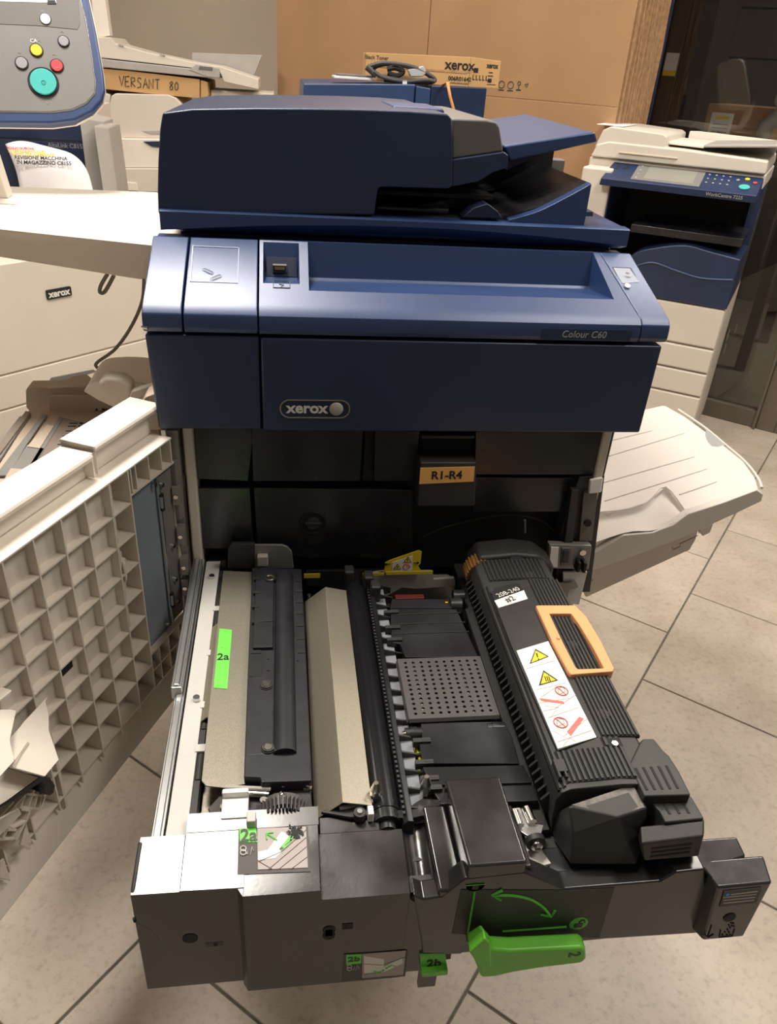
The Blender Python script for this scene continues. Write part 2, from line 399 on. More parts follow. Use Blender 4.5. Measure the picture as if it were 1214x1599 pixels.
# desk, carton, monitor, notice beyond the glass
d0 = gb(beyond(1090, 205, 0.9)); d1 = gb(beyond(1290, 205, 0.9))
desk = thing('desk', 'dark desk in the unlit room behind the glass', 'desk', rm(GA + 0.75, d0), math.radians(-40.7))
L = d1 - d0; zt = 1.02
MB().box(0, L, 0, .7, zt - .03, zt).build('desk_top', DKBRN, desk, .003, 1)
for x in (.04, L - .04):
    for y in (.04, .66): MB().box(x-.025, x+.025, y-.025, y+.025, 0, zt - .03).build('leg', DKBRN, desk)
c0 = beyond(1097, 208, 0.95); c1 = beyond(1207, 208, 0.95); ztop = beyond(1130, 163, 0.95).z
car = thing('carton', 'closed brown carton with a white notice taped on it, behind the glass', 'box', rm(GA + .95, gb(c0), zt), math.radians(-40.7))
cw = gb(c1) - gb(c0)
MB().box(0, cw, 0, .4, 0, ztop - zt).build('carton_body', CARD, car, .002, 1)
MB().box(cw*.08, cw*.40, -.002, 0, .01, (ztop-zt)*.78).build('notice', WHT, car)
MB().box(cw*.14, cw*.34, -.003, -.002, (ztop-zt)*.62, (ztop-zt)*.70).build('notice_heading', YEL, car)
for k in range(4): MB().box(cw*.13, cw*.35, -.003, -.002, (ztop-zt)*(.16+.1*k), (ztop-zt)*(.19+.1*k)).build('notice_line', GINK, car)
ms = beyond(1205, 208, 0.8)
mon = thing('monitor_arm', 'pale monitor arm with a rounded head behind the glass at the picture edge', 'monitor', rm(GA + .8, gb(ms), zt + .001), math.radians(-40.7))
MB().cyl((0,.05,0),(0,.05,.02),.09).build('base', GREYL, mon)
MB().tube(curve_pts([(-.03,.05,.036),(-.04,.05,.08),(0,.05,.13),(.03,.05,.18)]), .035, 12).build('arm', GREYL, mon)
MB().box(-.03,.20,.02,.09,.17,.23).build('head', GREYL, mon, .02, 3)
nt0 = beyond(1036, 118, 1.49); nt1 = beyond(1056, 83, 1.49)
nb = thing('notice_sheet', 'small white and yellow notice on the dark cabinet behind the glass', 'notice', rm(GA + 1.472, gb(nt0), nt0.z), math.radians(-40.7))
nh = nt1.z - nt0.z
MB().box(0, .07, 0, .003, nh*.25, nh).build('sheet', PAPER, nb)
MB().box(0, .07, 0, .003, 0, nh*.25).build('yellow_strip', YEL, nb)
dl = bpy.data.lights.new('far_room_fill', 'AREA'); dl.size = 0.6; dl.energy = 5; dl.color = (1.0, 0.88, 0.75)  # unseen fill light, added to brighten the dim room behind the glass
do = bpy.data.objects.new('far_room_fill', dl); do.location = rm(GA + 1.2, 1.4, 2.6); dl.energy = 32; COL.objects.link(do)

# ------------------------------------------------------------------ cardboard sheets leaning in front of the partition
CA = Vector((1.03, 2.045, 0)); CAa = CA.dot(AD); CBb = CA.dot(BD)
def onc(u, v, d=0.0): return onp(u, v, AD*(CAa + d), AD)
bl = gb(onc(433, 100)); bm_ = gb(onc(671, 40))
HT = 2.05
shL = thing('cardboard_sheet', 'large flat brown cardboard sheet, left of the upright seam', 'cardboard', rm(CAa, bl), math.radians(-40.7))
MB().box(0, bm_ - bl - .003, 0, .006, 0, HT).build('sheet_face', CARD, shL, .001, 1)
shR = thing('cardboard_sheet', 'large flat brown cardboard sheet right of the seam, with a crease and small printed symbols', 'cardboard', rm(CAa, bm_), math.radians(-40.7))
wR = CBb - bm_
zc = onc(850, 158).z
MB().box(0, wR, 0, .006, zc + .002, HT).build('sheet_face', CARD, shR, .001, 1)
MB().box(0, wR, 0, .006, 0, zc - .002).build('lower_flap', CARD, shR, .001, 1)
MB().box(0, wR, .0015, .006, zc - .003, zc + .003).build('crease', CARDE, shR)
for i, (u, v) in enumerate(((784, 132), (798, 133), (811, 133), (823, 133))):
    p = onc(u, v) ; bx_ = gb(p) - bm_
    sb = MB()
    if i < 2: sb.ring((bx_, -.0008, p.z), (0,1,0), .012, .0012, 20, 4).box(bx_-.012, bx_+.012, -.001, 0, p.z-.02, p.z-.017)
    elif i == 2: sb.ring((bx_, -.0008, p.z+.006), (0,1,0), .006, .0012, 16, 4).box(bx_-.001, bx_+.001, -.001, 0, p.z-.014, p.z).box(bx_-.010, bx_+.010, -.001, 0, p.z-.018, p.z-.014)
    else: sb.ring((bx_, -.0008, p.z), (0,1,0), .008, .0012, 3, 4)
    sb.build('printed_symbol', INK, shR)
T = 0.366
st = thing('cardboard_stack', 'thick stack of upright cardboard sheets showing ragged corrugated edges', 'cardboard', rm(CAa + .008, bl), math.radians(-40.7))
sm = MB(); WW = CBb - bl
nS = 46
for k in range(nS):
    y0 = .002 + k*T/nS; j = random.uniform(-.012, .006); y1 = y0 + T/nS*random.uniform(.55, .85)
    zz = [0] + [h + random.uniform(-.05, .05) for h in (.5, .9, 1.05, 1.2, 1.35, 1.5, 1.7)] + [HT - random.uniform(0, .03)]
    jj = [j + (random.uniform(-.012, .004) if random.random() < .4 else 0) for _ in zz]
    pts = [(0, 0), ] + [(WW + a, z) for a, z in zip(jj, zz)] + [(0, HT - .02)]
    sm.prism([(p[0], p[1]) for p in pts], 'y', y0, y1)
tag(sm.build('sheets', CARDE, st, smooth=False), None, None, kind='stuff')
bk = thing('backing_board', 'thin blue edged board standing behind the cardboard stack', 'board', rm(CAa + T + .014, bl), math.radians(-40.7))
box('board', NAVYD, bk, 0, WW + .005, 0, .015, 0, HT - .05, .001, 1)

# ================================================================== THE MAIN PRINTER
PR = thing('multifunction_printer', 'large navy blue and cream office copier with its drawer pulled out and front door open', 'printer', (0, 0, 0))
# --- cabinet
cb = MB()
for x0, x1 in ((-.300, -.286), (.286, .300)):
    cb.box(x0, x1, .02, .66, .03, .954); cb.box(x0, x1, .152, .66, .954, 1.03)
cb.box(-.286, .286, .645, .66, .03, 1.03)          # back
cb.box(-.286, .286, .03, .645, .03, .432)          # lower block
cb.box(-.286, .286, .05, .645, .835, .954); cb.box(-.286, .286, .152, .645, .954, 1.03)
cb.build('cabinet', CREAM, PR, .003, 2)
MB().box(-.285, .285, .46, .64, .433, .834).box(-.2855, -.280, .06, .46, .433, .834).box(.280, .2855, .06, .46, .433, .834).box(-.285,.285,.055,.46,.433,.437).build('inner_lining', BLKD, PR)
for k in range(3):
    z0 = .05 + k*.127
    pt = box('paper_tray', CREAM, PR, -.298, .298, .0, .028, z0, z0 + .12, .004)
    MB().box(-.10, .10, -.003, .001, z0 + .075, z0 + .10).build('tray_grip', GREYP, pt, .002, 1)
    MB().box(.2, .26, -.002, .001, z0 + .05, z0 + .075).build('size_window', GREYL, pt)
for x in (-.26, .26):
    for y in (.08, .6): MB().cyl((x-.012, y, .027), (x+.012, y, .027), .027, 20).build('castor', BLKM, PR)

# --- lower front panel (two pieces) with the badge
pl = MB(); pl.hexa([(-.326,.0,.828),(-.1955,.0,.828),(-.1955,.045,.828),(-.326,.045,.828)], [(-.3315,.0,.953),(-.1955,.0,.953),(-.1955,.045,.953),(-.3315,.045,.953)])
pl.build('front_panel', NAVY, PR, .003, 3)
pr_ = MB(); pr_.hexa([(-.1935,-.002,.8265),(.3285,-.002,.8265),(.3285,.045,.8265),(-.1935,.045,.8265)], [(-.1935,-.002,.952),(.3305,-.002,.952),(.3305,.045,.952),(-.1935,.045,.952)])
FP = pr_.build('front_panel', NAVY, PR, .003, 3)
b0 = ony(437, 640, -.002); b1 = ony(547, 640, -.002); bcx = (b0.x + b1.x)/2; bcz = ony(492, 638, -.002).z; bw = (b1.x - b0.x)/2; bh = .0130
out = rrect(bcx - bw, bcx + bw, bcz - bh, bcz + bh, bh*.98, 8); inn = rrect(bcx - bw + .0016, bcx + bw - .0016, bcz - bh + .0016, bcz + bh - .0016, (bh - .0016)*.98, 8)
rg = MB(); n = len(out)
rg.add([(p[0], -.0035, p[1]) for p in out] + [(p[0], -.0035, p[1]) for p in inn] + [(p[0], -.001, p[1]) for p in out] + [(p[0], -.001, p[1]) for p in inn],
       [(i, (i+1) % n, (i+1) % n + n, i + n) for i in range(n)] + [(i + 2*n, (i+1) % n + 2*n, (i+1) % n, i) for i in range(n)] + [(i + n, (i+1) % n + n, (i+1) % n + 3*n, i + 3*n) for i in range(n)])
lab(rg.build('badge_rim', STEEL, FP), 'silver rounded outline of the badge')
MB().prism(inn, 'y', -.0028, -.001).build('badge_plate', NAVYD, FP)
MX = lambda x, y, z: frame((x, y, z), (1,0,0), (0,0,1))
text('badge_lettering', 'xerox', .0205, MX(bcx - .0105, -.0028, bcz + .0005), WINK, FP, bold=.0006, sx=1.05)
bs = MB(); cc = Vector((bcx + .0275, -.0028, bcz))
vs = []; fs = []
for i in range(7):
    for j in range(20):
        t = i/6*PI/2; vs.append((cc.x + .0092*math.sin(t)*math.cos(2*PI*j/20), -.0028 - .003*math.cos(t), cc.z + .0092*math.sin(t)*math.sin(2*PI*j/20)))
for i in range(6):
    for j in range(20): fs.append((i*20+j, i*20+(j+1) % 20, (i+1)*20+(j+1) % 20, (i+1)*20+j))
bs.add(vs, fs).build('badge_ball', GREYL, FP)

# --- sloping fascia in four pieces; slope from (y .004, z .985) to (y .100, z 1.047)
def sz(y): return .985 + (y - .004)*.6458
def fascia(name, cols, m, drop=0.0):
    """profile of the fascia lofted through columns: each column gives x at the front and x at the back"""
    prof = [(.012,.955),(.000,.9565),(-.003,.962),(-.003,.972),(-.0015,.979),(.004,.985),(.012,.9905),(.100,1.0468),(.103,1.0475),(.106,1.0460),(.110,1.0420),(.150,1.0420)]
    mb = MB(); n = len(prof); vs = []
    for (xf, xb) in cols:
        for (y, z) in prof:
            t = max(0, min(1, (y - .004)/.096)); vs.append((xf + (xb - xf)*t, y, z))
    fs = []
    for c in range(len(cols) - 1):
        for i in range(n - 1): fs.append((c*n+i, (c+1)*n+i, (c+1)*n+i+1, c*n+i+1))
    k = (len(cols)-1)*n
    vs += [(cols[0][1], .150, .955), (cols[-1][1], .150, .955)]
    fs.append(tuple(range(n)) + (len(vs)-2,)); fs.append(tuple(k+i for i in range(n-1, -1, -1)) + (len(vs)-1,))
    fs.append((0, len(vs)-2, len(vs)-1, k)); fs.append((n-1, k+n-1, len(vs)-1, len(vs)-2))
    mb.add(vs, fs); return mb
fe = fascia('', [(-.3325, -.327), (-.2862, -.283)], None).build('fascia_end', NAVYG, PR, .0015, 2, sharp=40)
fm = fascia('', [(-.2842, -.281), (-.1965, -.1965)], None).build('fascia_lid', NAVYG, PR, .0015, 2, sharp=40)
lab(fe, 'left end cap of the blue fascia'); lab(fm, 'blue lid with paper clip emblem')
fr = fascia('', [(.2957, .262), (.3345, .306)], None).build('fascia_end', NAVYG, PR, .0015, 2, sharp=40)
lab(fr, 'right end cap of the blue fascia')
# main fascia with the tray recess and the port recess
prof = [(.012,.955),(.000,.9565),(-.003,.962),(-.003,.972),(-.0015,.979),(.004,.985),(.0105,.9895)]
mf = MB()
xl, xrF = -.1945, .2945
def xr(y): return .2945 + (.261 - .2945)*max(0, min(1, (y-.004)/.096))
vs = []
for (y, z) in prof: vs += [(xl, y, z), (xr(y), y, z)]
mf.add(vs, [(2*i, 2*i+1, 2*i+3, 2*i+2) for i in range(len(prof)-1)])
def S(x, y): return (x, y, sz(y))
px0, px1 = ony(411,430,.05).x, ony(468,430,.05).x      # port recess, left and right
py0, py1 = .040, .098
rx0 = -.1335; ry0 = .0315; ry1 = .1005
rxF = ony(961, 460, ry0).x; rxB = ony(924.5, 406, .1).x
ys = .0105
def q(*p): mf.add([S(*a) for a in p], [(0,1,2,3)])
q((xl,ys),(xr(ys),ys),(xr(ry0),ry0),(xl,ry0))                      # strip in front
q((xl,ry0),(px0,ry0),(px0,ry1),(xl,ry1))                           # left of the port
q((px0,ry0),(px1,ry0),(px1,py0),(px0,py0))
q((px0,py1),(px1,py1),(px1,ry1),(px0,ry1))
q((px1,ry0),(rx0,ry0),(rx0,ry1),(px1,ry1))
q((rxF,ry0),(xr(ry0),ry0),(xr(ry1),ry1),(rxB,ry1))
mf.add([S(xl,ry1), S(xr(ry1),ry1), (xr(ry1),.15,sz(ry1)-.006), (xl,.15,sz(ry1)-.006), (xl,.15,.955), (xr(.1),.15,.955), (xl,.012,.955), (xr(0),.012,.955)],
       [(0,1,2,3), (3,2,5,4), (4,5,7,6)])
# tray recess: shallow floor falling backwards, then an upright back wall
fz = 1.0012; fy = .0895
rf = [S(rx0,ry0), S(rxF,ry0), (rxB + .0, fy, fz), (rx0 + .002, fy, fz), (rxB, fy + .003, fz + .003), (rx0 + .002, fy + .003, fz + .003), S(rxB, ry1), S(rx0, ry1)]
mf.add(rf, [(0,1,2,3), (3,2,4,5), (5,4,6,7), (0,3,5,7), (1,6,4,2)])
# port recess walls
pd = .018
mf.add([S(px0,py0), S(px1,py0), S(px1,py1), S(px0,py1), (px0+.003,.066,sz(.04)), (px1-.003,.066,sz(.04)), (px1-.003,.086,sz(.04)+.002), (px0+.003,.086,sz(.04)+.002)],
       [(0,1,5,4), (4,5,6,7), (7,6,2,3), (0,4,7,3), (1,2,6,5)])
FM = mf.build('fascia_main', NAVYG, PR, smooth=True, sharp=25)
lab(FM, 'long blue fascia with shallow tray recess and port')
# dark insert with the port
pi = [ony(420,410,.082), ony(468,410,.082), ony(466,430,.076), ony(423,430,.076)]
MB().slab([(px0+.004,.0845,1.031), (px1-.003,.0845,1.031), (px1-.003,.071,1.0095), (px0+.004,.071,1.0095)], (0, .004, -.002)).build('port_insert', NAVYD, FM)
c = ony(437, 418, .078)
MB().box(c.x-.009, c.x+.009, .072, .080, c.z-.0045, c.z+.0045).build('port_rim', GREYP, FM, .0006, 1)
MB().box(c.x-.0075, c.x+.0075, .0705, .0725, c.z-.0032, c.z+.0032).build('port_slot', BLKD, FM)
MB().box(c.x-.0062, c.x+.0062, .0700, .0710, c.z-.0008, c.z+.0022).build('port_contacts', mat('dull_gold', (.30,.20,.06), .4), FM)
# small symbol label below the port
SLN = Vector((0, -.6458, 1)).normalized(); SLU = Vector((0, 1, .6458)).normalized()
def onsl(u, v): return onp(u, v, (0, .004, .985), SLN)
p = onsl(440, 444); Mx = frame(p + SLN*.0004, (1,0,0), SLU)
mm = MB(Mx); mm.box(-.0105,.0105,-.0002+.0058,.0004+.0058,-.0004,.0006).box(-.0105,.0105,-.0062,-.0056,-.0004,.0006).box(-.0105,-.0099,-.006,.006,-.0004,.0006).box(.0099,.0105,-.006,.006,-.0004,.0006)
mm.box(-.0003,.0003,-.004,.0035,0,.0006).box(-.0028,.0,-.0006,.0,0,.0006).box(-.0028,-.0022,-.0006,.0015,0,.0006).box(0,.0025,-.002,-.0014,0,.0006).box(.0019,.0025,-.002,.0005,0,.0006).box(-.001,.001,-.005,-.0035,0,.0006)
mm.build('port_symbol', NAVYD, FM)
# model name plate
p0 = ony(846, 521, -.003); p1 = ony(985, 528, -.003)
MB().box(p0.x, p1.x, -.0036, -.0026, .9585, .9725).build('name_plate', NAVY, FM)
p = ony(912, 525.5, -.0036); text('name_lettering', 'Colour C60', .0125, MX(p.x, -.0036, .9655), SINK, FM, bold=.0001, shear=.12, sx=.98)
# paper clip pocket on the lid
a, b, c, d = onsl(302,384), onsl(376,387), onsl(372,443), onsl(297,440)
Mx = frame(d, (b-a), SLU); wq_ = (c-d).length; hq_ = (a-d).length
pk = MB(Mx); pk.box(0, wq_, 0, .0012, -.0002, .0008).box(0, .0012, 0, hq_, -.0002, .0012).box(0, wq_, hq_-.0008, hq_, -.0002, .0006).box(wq_-.001, wq_, 0, hq_, -.0002, .0006)
pk.build('pocket_rim', NAVYG, fm)
for k, (u, v, an) in enumerate(((325, 424, -32), (337, 434, 32))):
    cpt = onsl(u, v); Mc = frame(cpt + SLN*.0006, (1,0,0), SLU) @ Matrix.Rotation(math.radians(an), 4, 'Z')
    loop = [(x, y, 0) for x, y in rrect(-.0075, .0075, -.0026, .0026, .0025, 4)]
    loop2 = [(x, y, 0) for x, y in rrect(-.005, .0058, -.0014, .0014, .0013, 4)]
    MB(Mc).tube(loop, .00022, 5, True).tube(loop2, .0002, 5, True).build('clip_emblem', NAVY, fm)
# release button and lamp on the right end cap
a, b, c, d = onsl(958,418), onsl(984,419), onsl(999,441), onsl(972,443)
for p_ in (a,b,c,d): p_ += SLN*.0006
MB().slab([a,d,c,b], SLN*-.002).build('energy_button', CLEAR, fr, .0008, 1)
a, b, c, d = onsl(955,416), onsl(986,417), onsl(1002,443), onsl(970,446)
MB().slab([a,d,c,b], SLN*-.002).build('button_bezel', NAVYD, fr, .0008, 1)
p = onsl(980, 430) + SLN*.001
lab(MB().ring(p, SLN, .0045, .0005, 20, 4).ring(p, SLN, .0025, .0004, 16, 4).build('button_symbol', WINK, fr), 'white ring symbol on the button')
p = onsl(980, 447) + SLN*.0006
MB().cyl(p - SLN*.001, p + SLN*.001, .0042, 16).build('status_lamp', mat('milky_lens', (.55,.57,.60), .3), fr)
# small catch on the left edge
p = onx(232, 505, -.333)
MB().cyl((-.3335, .0, .962), (-.326, -.004, .962), .0022, 8).build('catch_pin', STEEL, PR)
# deck under the feeder
box('scanner_deck', NAVYD, PR, -.300, .298, .148, .655, .99, 1.0455, .004)

# --- document feeder lid
yb = .112
LID = box('feeder_lid', NAVYG, PR, -.317, .3025, .129, .62, 1.0515, 1.0770, .003, 3)
lc_ = curve_pts([(-.3185,0,1.0530),(-.27,0,1.0570),(-.17,0,1.0640),(-.05,0,1.0680),(.06,0,1.0680),(.17,0,1.0640),(.25,0,1.0590),(.3035,0,1.0545)], 5)
mb = MB(); vs = []
for p in lc_: vs += [(p.x, .134, 1.0772), (p.x, .1150, 1.0770), (p.x, .1120, 1.0755), (p.x, .1120, p.z), (p.x, .134, 1.0500 if p.x < .1 else 1.0480)]
nc_ = len(lc_); fs = []
for i in range(nc_ - 1):
    for k in range(4): fs.append((i*5+k, (i+1)*5+k, (i+1)*5+k+1, i*5+k+1))
    fs.append((i*5+4, (i+1)*5+4, (i+1)*5, i*5))
fs += [tuple(range(5)), tuple((nc_-1)*5 + k for k in range(4, -1, -1))]
lab(mb.add(vs, fs).build('lid_front', NAVYG, LID, sharp=30), 'front edge of the lid with an undercut lower lip')
ym = .120
main_px = [(254,176),(300,170),(400,168.5),(480,169),(560,170.5),(640,173.5),(700,178),(705,184),(708,230),(707,291),(700,295),(594,292),(590,297),(585,336),(247,334),(246,300),(247,250),(250,200)]
mp = [ony(u, v, ym) for u, v in main_px]
mc = MB(); mc.prism([(p.x, p.z) for p in mp], 'y', ym, .50)
MC = mc.build('feeder_cover', NAVY, LID, .003, 3); lab(MC, 'curved navy feeder cover')
# seam plate on top of the cover
p = ony(650, 168, .3)
MB().box(-.02, .05, .2, .34, 1.197, 1.2040).build('cover_latch', NAVYG, LID, .003, 2)
# grey cap beside the cover
gy = .140
gp = [ony(u, v, gy) for u, v in [(706,185),(760,187),(776,190),(781,200),(787,237),(706,249)]]
lab(MB().prism([(p.x, p.z) for p in gp], 'y', gy, .46).build('feeder_cap', GREYP, LID, .003, 2), 'dark grey end cap of the feeder')
gp = [ony(u, v, .136) for u, v in [(706,249),(788,237),(795,243),(793,262),(770,270),(747,284),(706,292)]]
MB().prism([(p.x, p.z) for p in gp], 'y', .136, .47).build('cap_base', NAVY, LID, .002, 2)
# input tray, a blue slab rising to the right
yt = .19; ytb = .50
f1, f2, f3, f4 = ony(787,228,yt), ony(930,206,yt), ony(934,222,yt), ony(797,252,yt)
q1 = ony(840,196,ytb)
bt = ony(905,194,ytb); zb_ = bt.z
tr = MB().hexa([f4, f3, (f3.x-.005, ytb, f3.z+.008), (f4.x-.01, ytb, f4.z+.012)], [f1, f2, (f2.x-.01, ytb, f2.z + .004), (f1.x-.01, ytb, f1.z+.006)])
IT = tr.build('input_tray', NAVYG, LID, .003, 2)
MB().hexa([(f4.x,yt+.01,f4.z-.012),(f3.x-.05,yt+.01,f3.z-.008),(f3.x-.05,ytb,f3.z-.004),(f4.x,ytb,f4.z-.01)], [(f4.x,yt+.01,f4.z+.002),(f3.x-.02,yt+.01,f3.z+.003),(f3.x-.02,ytb,f3.z+.003),(f4.x,ytb,f4.z+.002)]).build('tray_underside', NAVYD, IT)
# second sheet of the tray seen over the first (rear shoulder)
r1, r2, r3 = ony(640,172,.46), ony(838,196,.46), ony(785,214,.46)
MB().prism([(r1.x-.02, r1.z-.002), (r2.x, r2.z), (r2.x, r2.z-.02), (r1.x-.02, r1.z-.05)], 'y', .46, .50).build('tray_shoulder', NAVYG, LID, .002, 1)
# exit cavity walls and exit tray
MB().box(ony(590,330,.13).x, .275, .40, .44, 1.078, 1.15).box(ony(590,330,.13).x - .02, .12, .16, .44, 1.10, 1.105).build('exit_cavity', BLKD, LID)
et = curve_pts([ony(583,338,.14), ony(690,338,.14), ony(770,340,.14), ony(850,322,.14), ony(905,298,.14), ony(925,287,.14)], 5)
pts = [(p.x, p.z) for p in et] + [(et[-1].x, 1.074), (et[0].x, 1.074)]
ET = MB().prism(pts, 'y', .145, .40).build('exit_tray', BLKG, LID)
we = curve_pts([ony(796,343,.128), ony(840,330,.128), ony(885,308,.128), ony(925,286,.128)], 6)
pts = [(p.x, p.z) for p in we] + [(we[-1].x, 1.0765), (we[0].x - .002, 1.0765)]
MB().prism(pts, 'y', .128, .146).build('tray_wing', NAVYG, ET, .0012, 1)
we2 = curve_pts([ony(700,345,.30), ony(760,330,.30), ony(820,300,.30), ony(880,270,.30)], 6)
pts = [(p.x, p.z) for p in we2] + [(we2[-1].x, 1.078), (we2[0].x, 1.078)]
MB().prism(pts, 'y', .30, .31).build('rear_wing', BLKG, ET)
h = curve_pts([ony(655,320,.20), ony(700,312,.20), ony(735,303,.20), ony(748,315,.2)], 5)
MB().prism([(p.x, p.z) for p in h] + [(h[0].x, h[0].z-.012)], 'y', .20, .30).build('exit_flap', BLKG, LID)
MB().prism([(ony(u,v,.13).x, ony(u,v,.13).z) for u, v in [(722,340),(740,325),(762,318),(778,330),(785,341)]], 'y', .13, .16).build('exit_guide', NAVYD, LID, .001, 1)
MB().prism([(ony(u,v,.13).x, ony(u,v,.13).z) for u, v in [(886,338),(893,330),(927,330),(927,338)]], 'y', .13, .2).build('corner_step', NAVYG, LID, .001, 1)
MB().cyl((ony(590,325,.15).x, .15, 1.0845), (ony(700,325,.15).x, .15, 1.0845), .004).build('exit_roller', DRUM, LID)
a, b = ony(850,245,.46), ony(879,272,.46)
MB().box(a.x, a.x+.006, .46, .48, b.z, a.z).build('hinge_strip', WHT, LID)
MB().box(a.x+.007, b.x, .455, .48, b.z-.01, a.z-.002).build('hinge_block', GREYP, LID, .003, 1)
MB().prism([(ony(u,v,.42).x, ony(u,v,.42).z) for u, v in [(770,330),(845,262),(888,275),(888,300),(800,340)]], 'y', .42, .43).build('back_guard', BLKM, LID)
box('feeder_rear', NAVY, LID, -.30, .04, .50, .62, 1.078, 1.17, .01, 3)

# --- inner covers seen under the front panel
def cover(name, px, y, m, bev=.0015, th=.008, parent=PR, **k):
    pts = [ony(u, v, y) for u, v in px]
    return MB().prism([(p.x, p.z) for p in pts], 'y', y, y + th).build(name, m, parent, bev, 1, **k)
IY = .030
IC = cover('inner_cover', [(270,668),(398,668),(388,752),(289,748)], IY, BLKG)
cover('inner_cover', [(392,668),(568,668),(563,752),(395,752)], IY - .004, BLKG)
cover('inner_cover', [(570,668),(586,668),(583,752),(566,752)], IY + .02, BLKM)
cover('inner_cover', [(586,668),(656,668),(652,752),(584,752)], IY, BLKG)
cover('inner_cover', [(743,668),(962,668),(945,742),(741,742)], IY - .006, BLKG)
cover('inner_cover', [(741,745),(930,746),(915,800),(738,800)], IY + .002, BLKG)
IC2 = cover('inner_cover', [(290,762),(391,762),(396,858),(299,857)], IY, BLKG)
IC3 = cover('inner_cover', [(396,762),(645,765),(645,873),(480,872),(402,858)], IY, BLKG)
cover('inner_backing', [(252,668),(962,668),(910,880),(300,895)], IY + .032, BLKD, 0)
for (u, v, r, P_) in ((374,832,.0085,IC2), (488,842,.009,IC3), (622,843,.008,IC3)):
    c = ony(u, v, IY); MB().cyl((c.x, IY - .0015, c.z), (c.x, IY + .006, c.z), r, 20).build('screw_hole', BLKD, P_)
c = ony(489, 816, IY)
MB().ring((c.x, IY - .0005, c.z), (0,1,0), .018, .002, 28, 6).cyl((c.x, IY - .001, c.z), (c.x, IY + .004, c.z), .017, 28).build('dial_recess', BLKD, IC3)
MB().cyl((c.x, IY - .004, c.z), (c.x, IY + .004, c.z), .010, 24).box(c.x-.012, c.x+.012, IY-.005, IY, c.z-.002, c.z+.002).build('dial', BLKM, IC3, .001, 1)
# drum drawer handle with the orange tag
HD = cover('drum_lever', [(656,722),(746,722),(742,792),(652,792)], -.004, BLKM, .003, .03); lab(HD, 'black lever carrying the R1 to R4 tag')
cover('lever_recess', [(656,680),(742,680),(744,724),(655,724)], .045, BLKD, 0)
cover('lever_hood', [(657,680),(742,680),(740,686),(659,686)], .015, BLKM)
TG = cover('orange_tag', [(657,731),(742,729),(740,752),(655,756)], -.0055, ORTAG, 0, .0012)
lab(TG, 'orange tag reading R1-R4')
p = ony(698, 742.5, -.0056); text('tag_lettering', 'R1-R4', .0175, MX(p.x, -.0056, p.z) @ Matrix.Rotation(math.radians(1.2), 4, 'Z'), INK, PR, bold=.0004, sx=1.0)
# cables and edges in the dark gap at right
MB().tube(curve_pts([ony(660,838,.05), ony(700,822,.05), ony(770,806,.045), ony(820,806,.04), ony(850,815,.045), ony(868,832,.05)]), .0014, 6).build('inner_cable', BLKM, PR)
MB().cyl(ony(820,812,.03), ony(820,832,.03), .002, 8).build('screw_post', GREYP, PR)
# right latch column
LC = cover('latch_column', [(905,745),(945,742),(922,925),(868,925),(872,850),(885,800)], .022, BLKM, .001, .03)
cover('column_plate', [(893,765),(905,765),(895,848),(882,848)], .012, BLKM, .001, .01, LC)
cover('column_plate', [(912,770),(935,765),(925,845),(905,845)], .016, GREYP, .001, .006, LC)
c = ony(918, 817, .014); MB().cyl((c.x, .012, c.z), (c.x, .018, c.z), .0055, 16).build('latch_hole', BLKD, LC)
lab(cover('white_striker', [(922,750),(943,746),(940,770),(920,772)], .008, WHT, .002, .006, LC), 'white plastic striker block')
cover('grey_bracket', [(858,850),(925,852),(920,890),(855,888)], .006, STEELG, .0015, .012, LC)
lab(cover('bracket_label', [(861,855),(873,855),(871,886),(858,885)], .004, WHT, 0, .003, LC), 'white label on the grey bracket')
cover('rocker_bezel', [(878,856),(893,856),(891,884),(876,884)], .003, GREYP, .001, .004, LC)
cover('rocker_switch', [(881,860),(890,860),(888,880),(879,880)], .000, BLKM, .001, .004, LC)
c = ony(910, 862, .004); MB().cyl((c.x, .001, c.z), (c.x, .007, c.z), .005, 16).build('bracket_screw', STEEL, LC)
MB().box(c.x-.008, c.x-.003, -.008, .006, c.z-.030, c.z-.012).box(c.x+.001, c.x+.006, -.010, .006, c.z-.030, c.z-.012).box(c.x-.008,c.x+.006,-.004,.002,c.z-.028,c.z-.022).build('clip_hook', BLKD, LC, .001, 1)
cover('lower_plate', [(880,893),(918,893),(905,945),(880,940)], .010, WHTM, .001, .004, LC)
cover('lower_hook', [(868,912),(900,908),(904,918),(890,922),(885,945),(868,940)], .006, STEELG, .001, .004, LC)
# left hinge column
HC = cover('hinge_column', [(255,672),(278,672),(300,960),(292,968)], .010, STEELG, .001, .03)
lab(cover('frame_edge', [(251,672),(258,672),(296,985),(290,985)], .002, CREAM, .0005, .015, HC), 'cream edge of the cabinet opening')
for (u, v) in ((276,770),(283,832),(288,880),(290,912)):
    c = ony(u, v, .006); MB().box(c.x-.005, c.x+.006, -.004, .01, c.z-.014, c.z+.014).build('hinge_knuckle', STEELG, HC, .001, 1)
    MB().cyl((c.x, -.006, c.z), (c.x, -.002, c.z), .003, 10).build('column_screw', STEEL, HC)

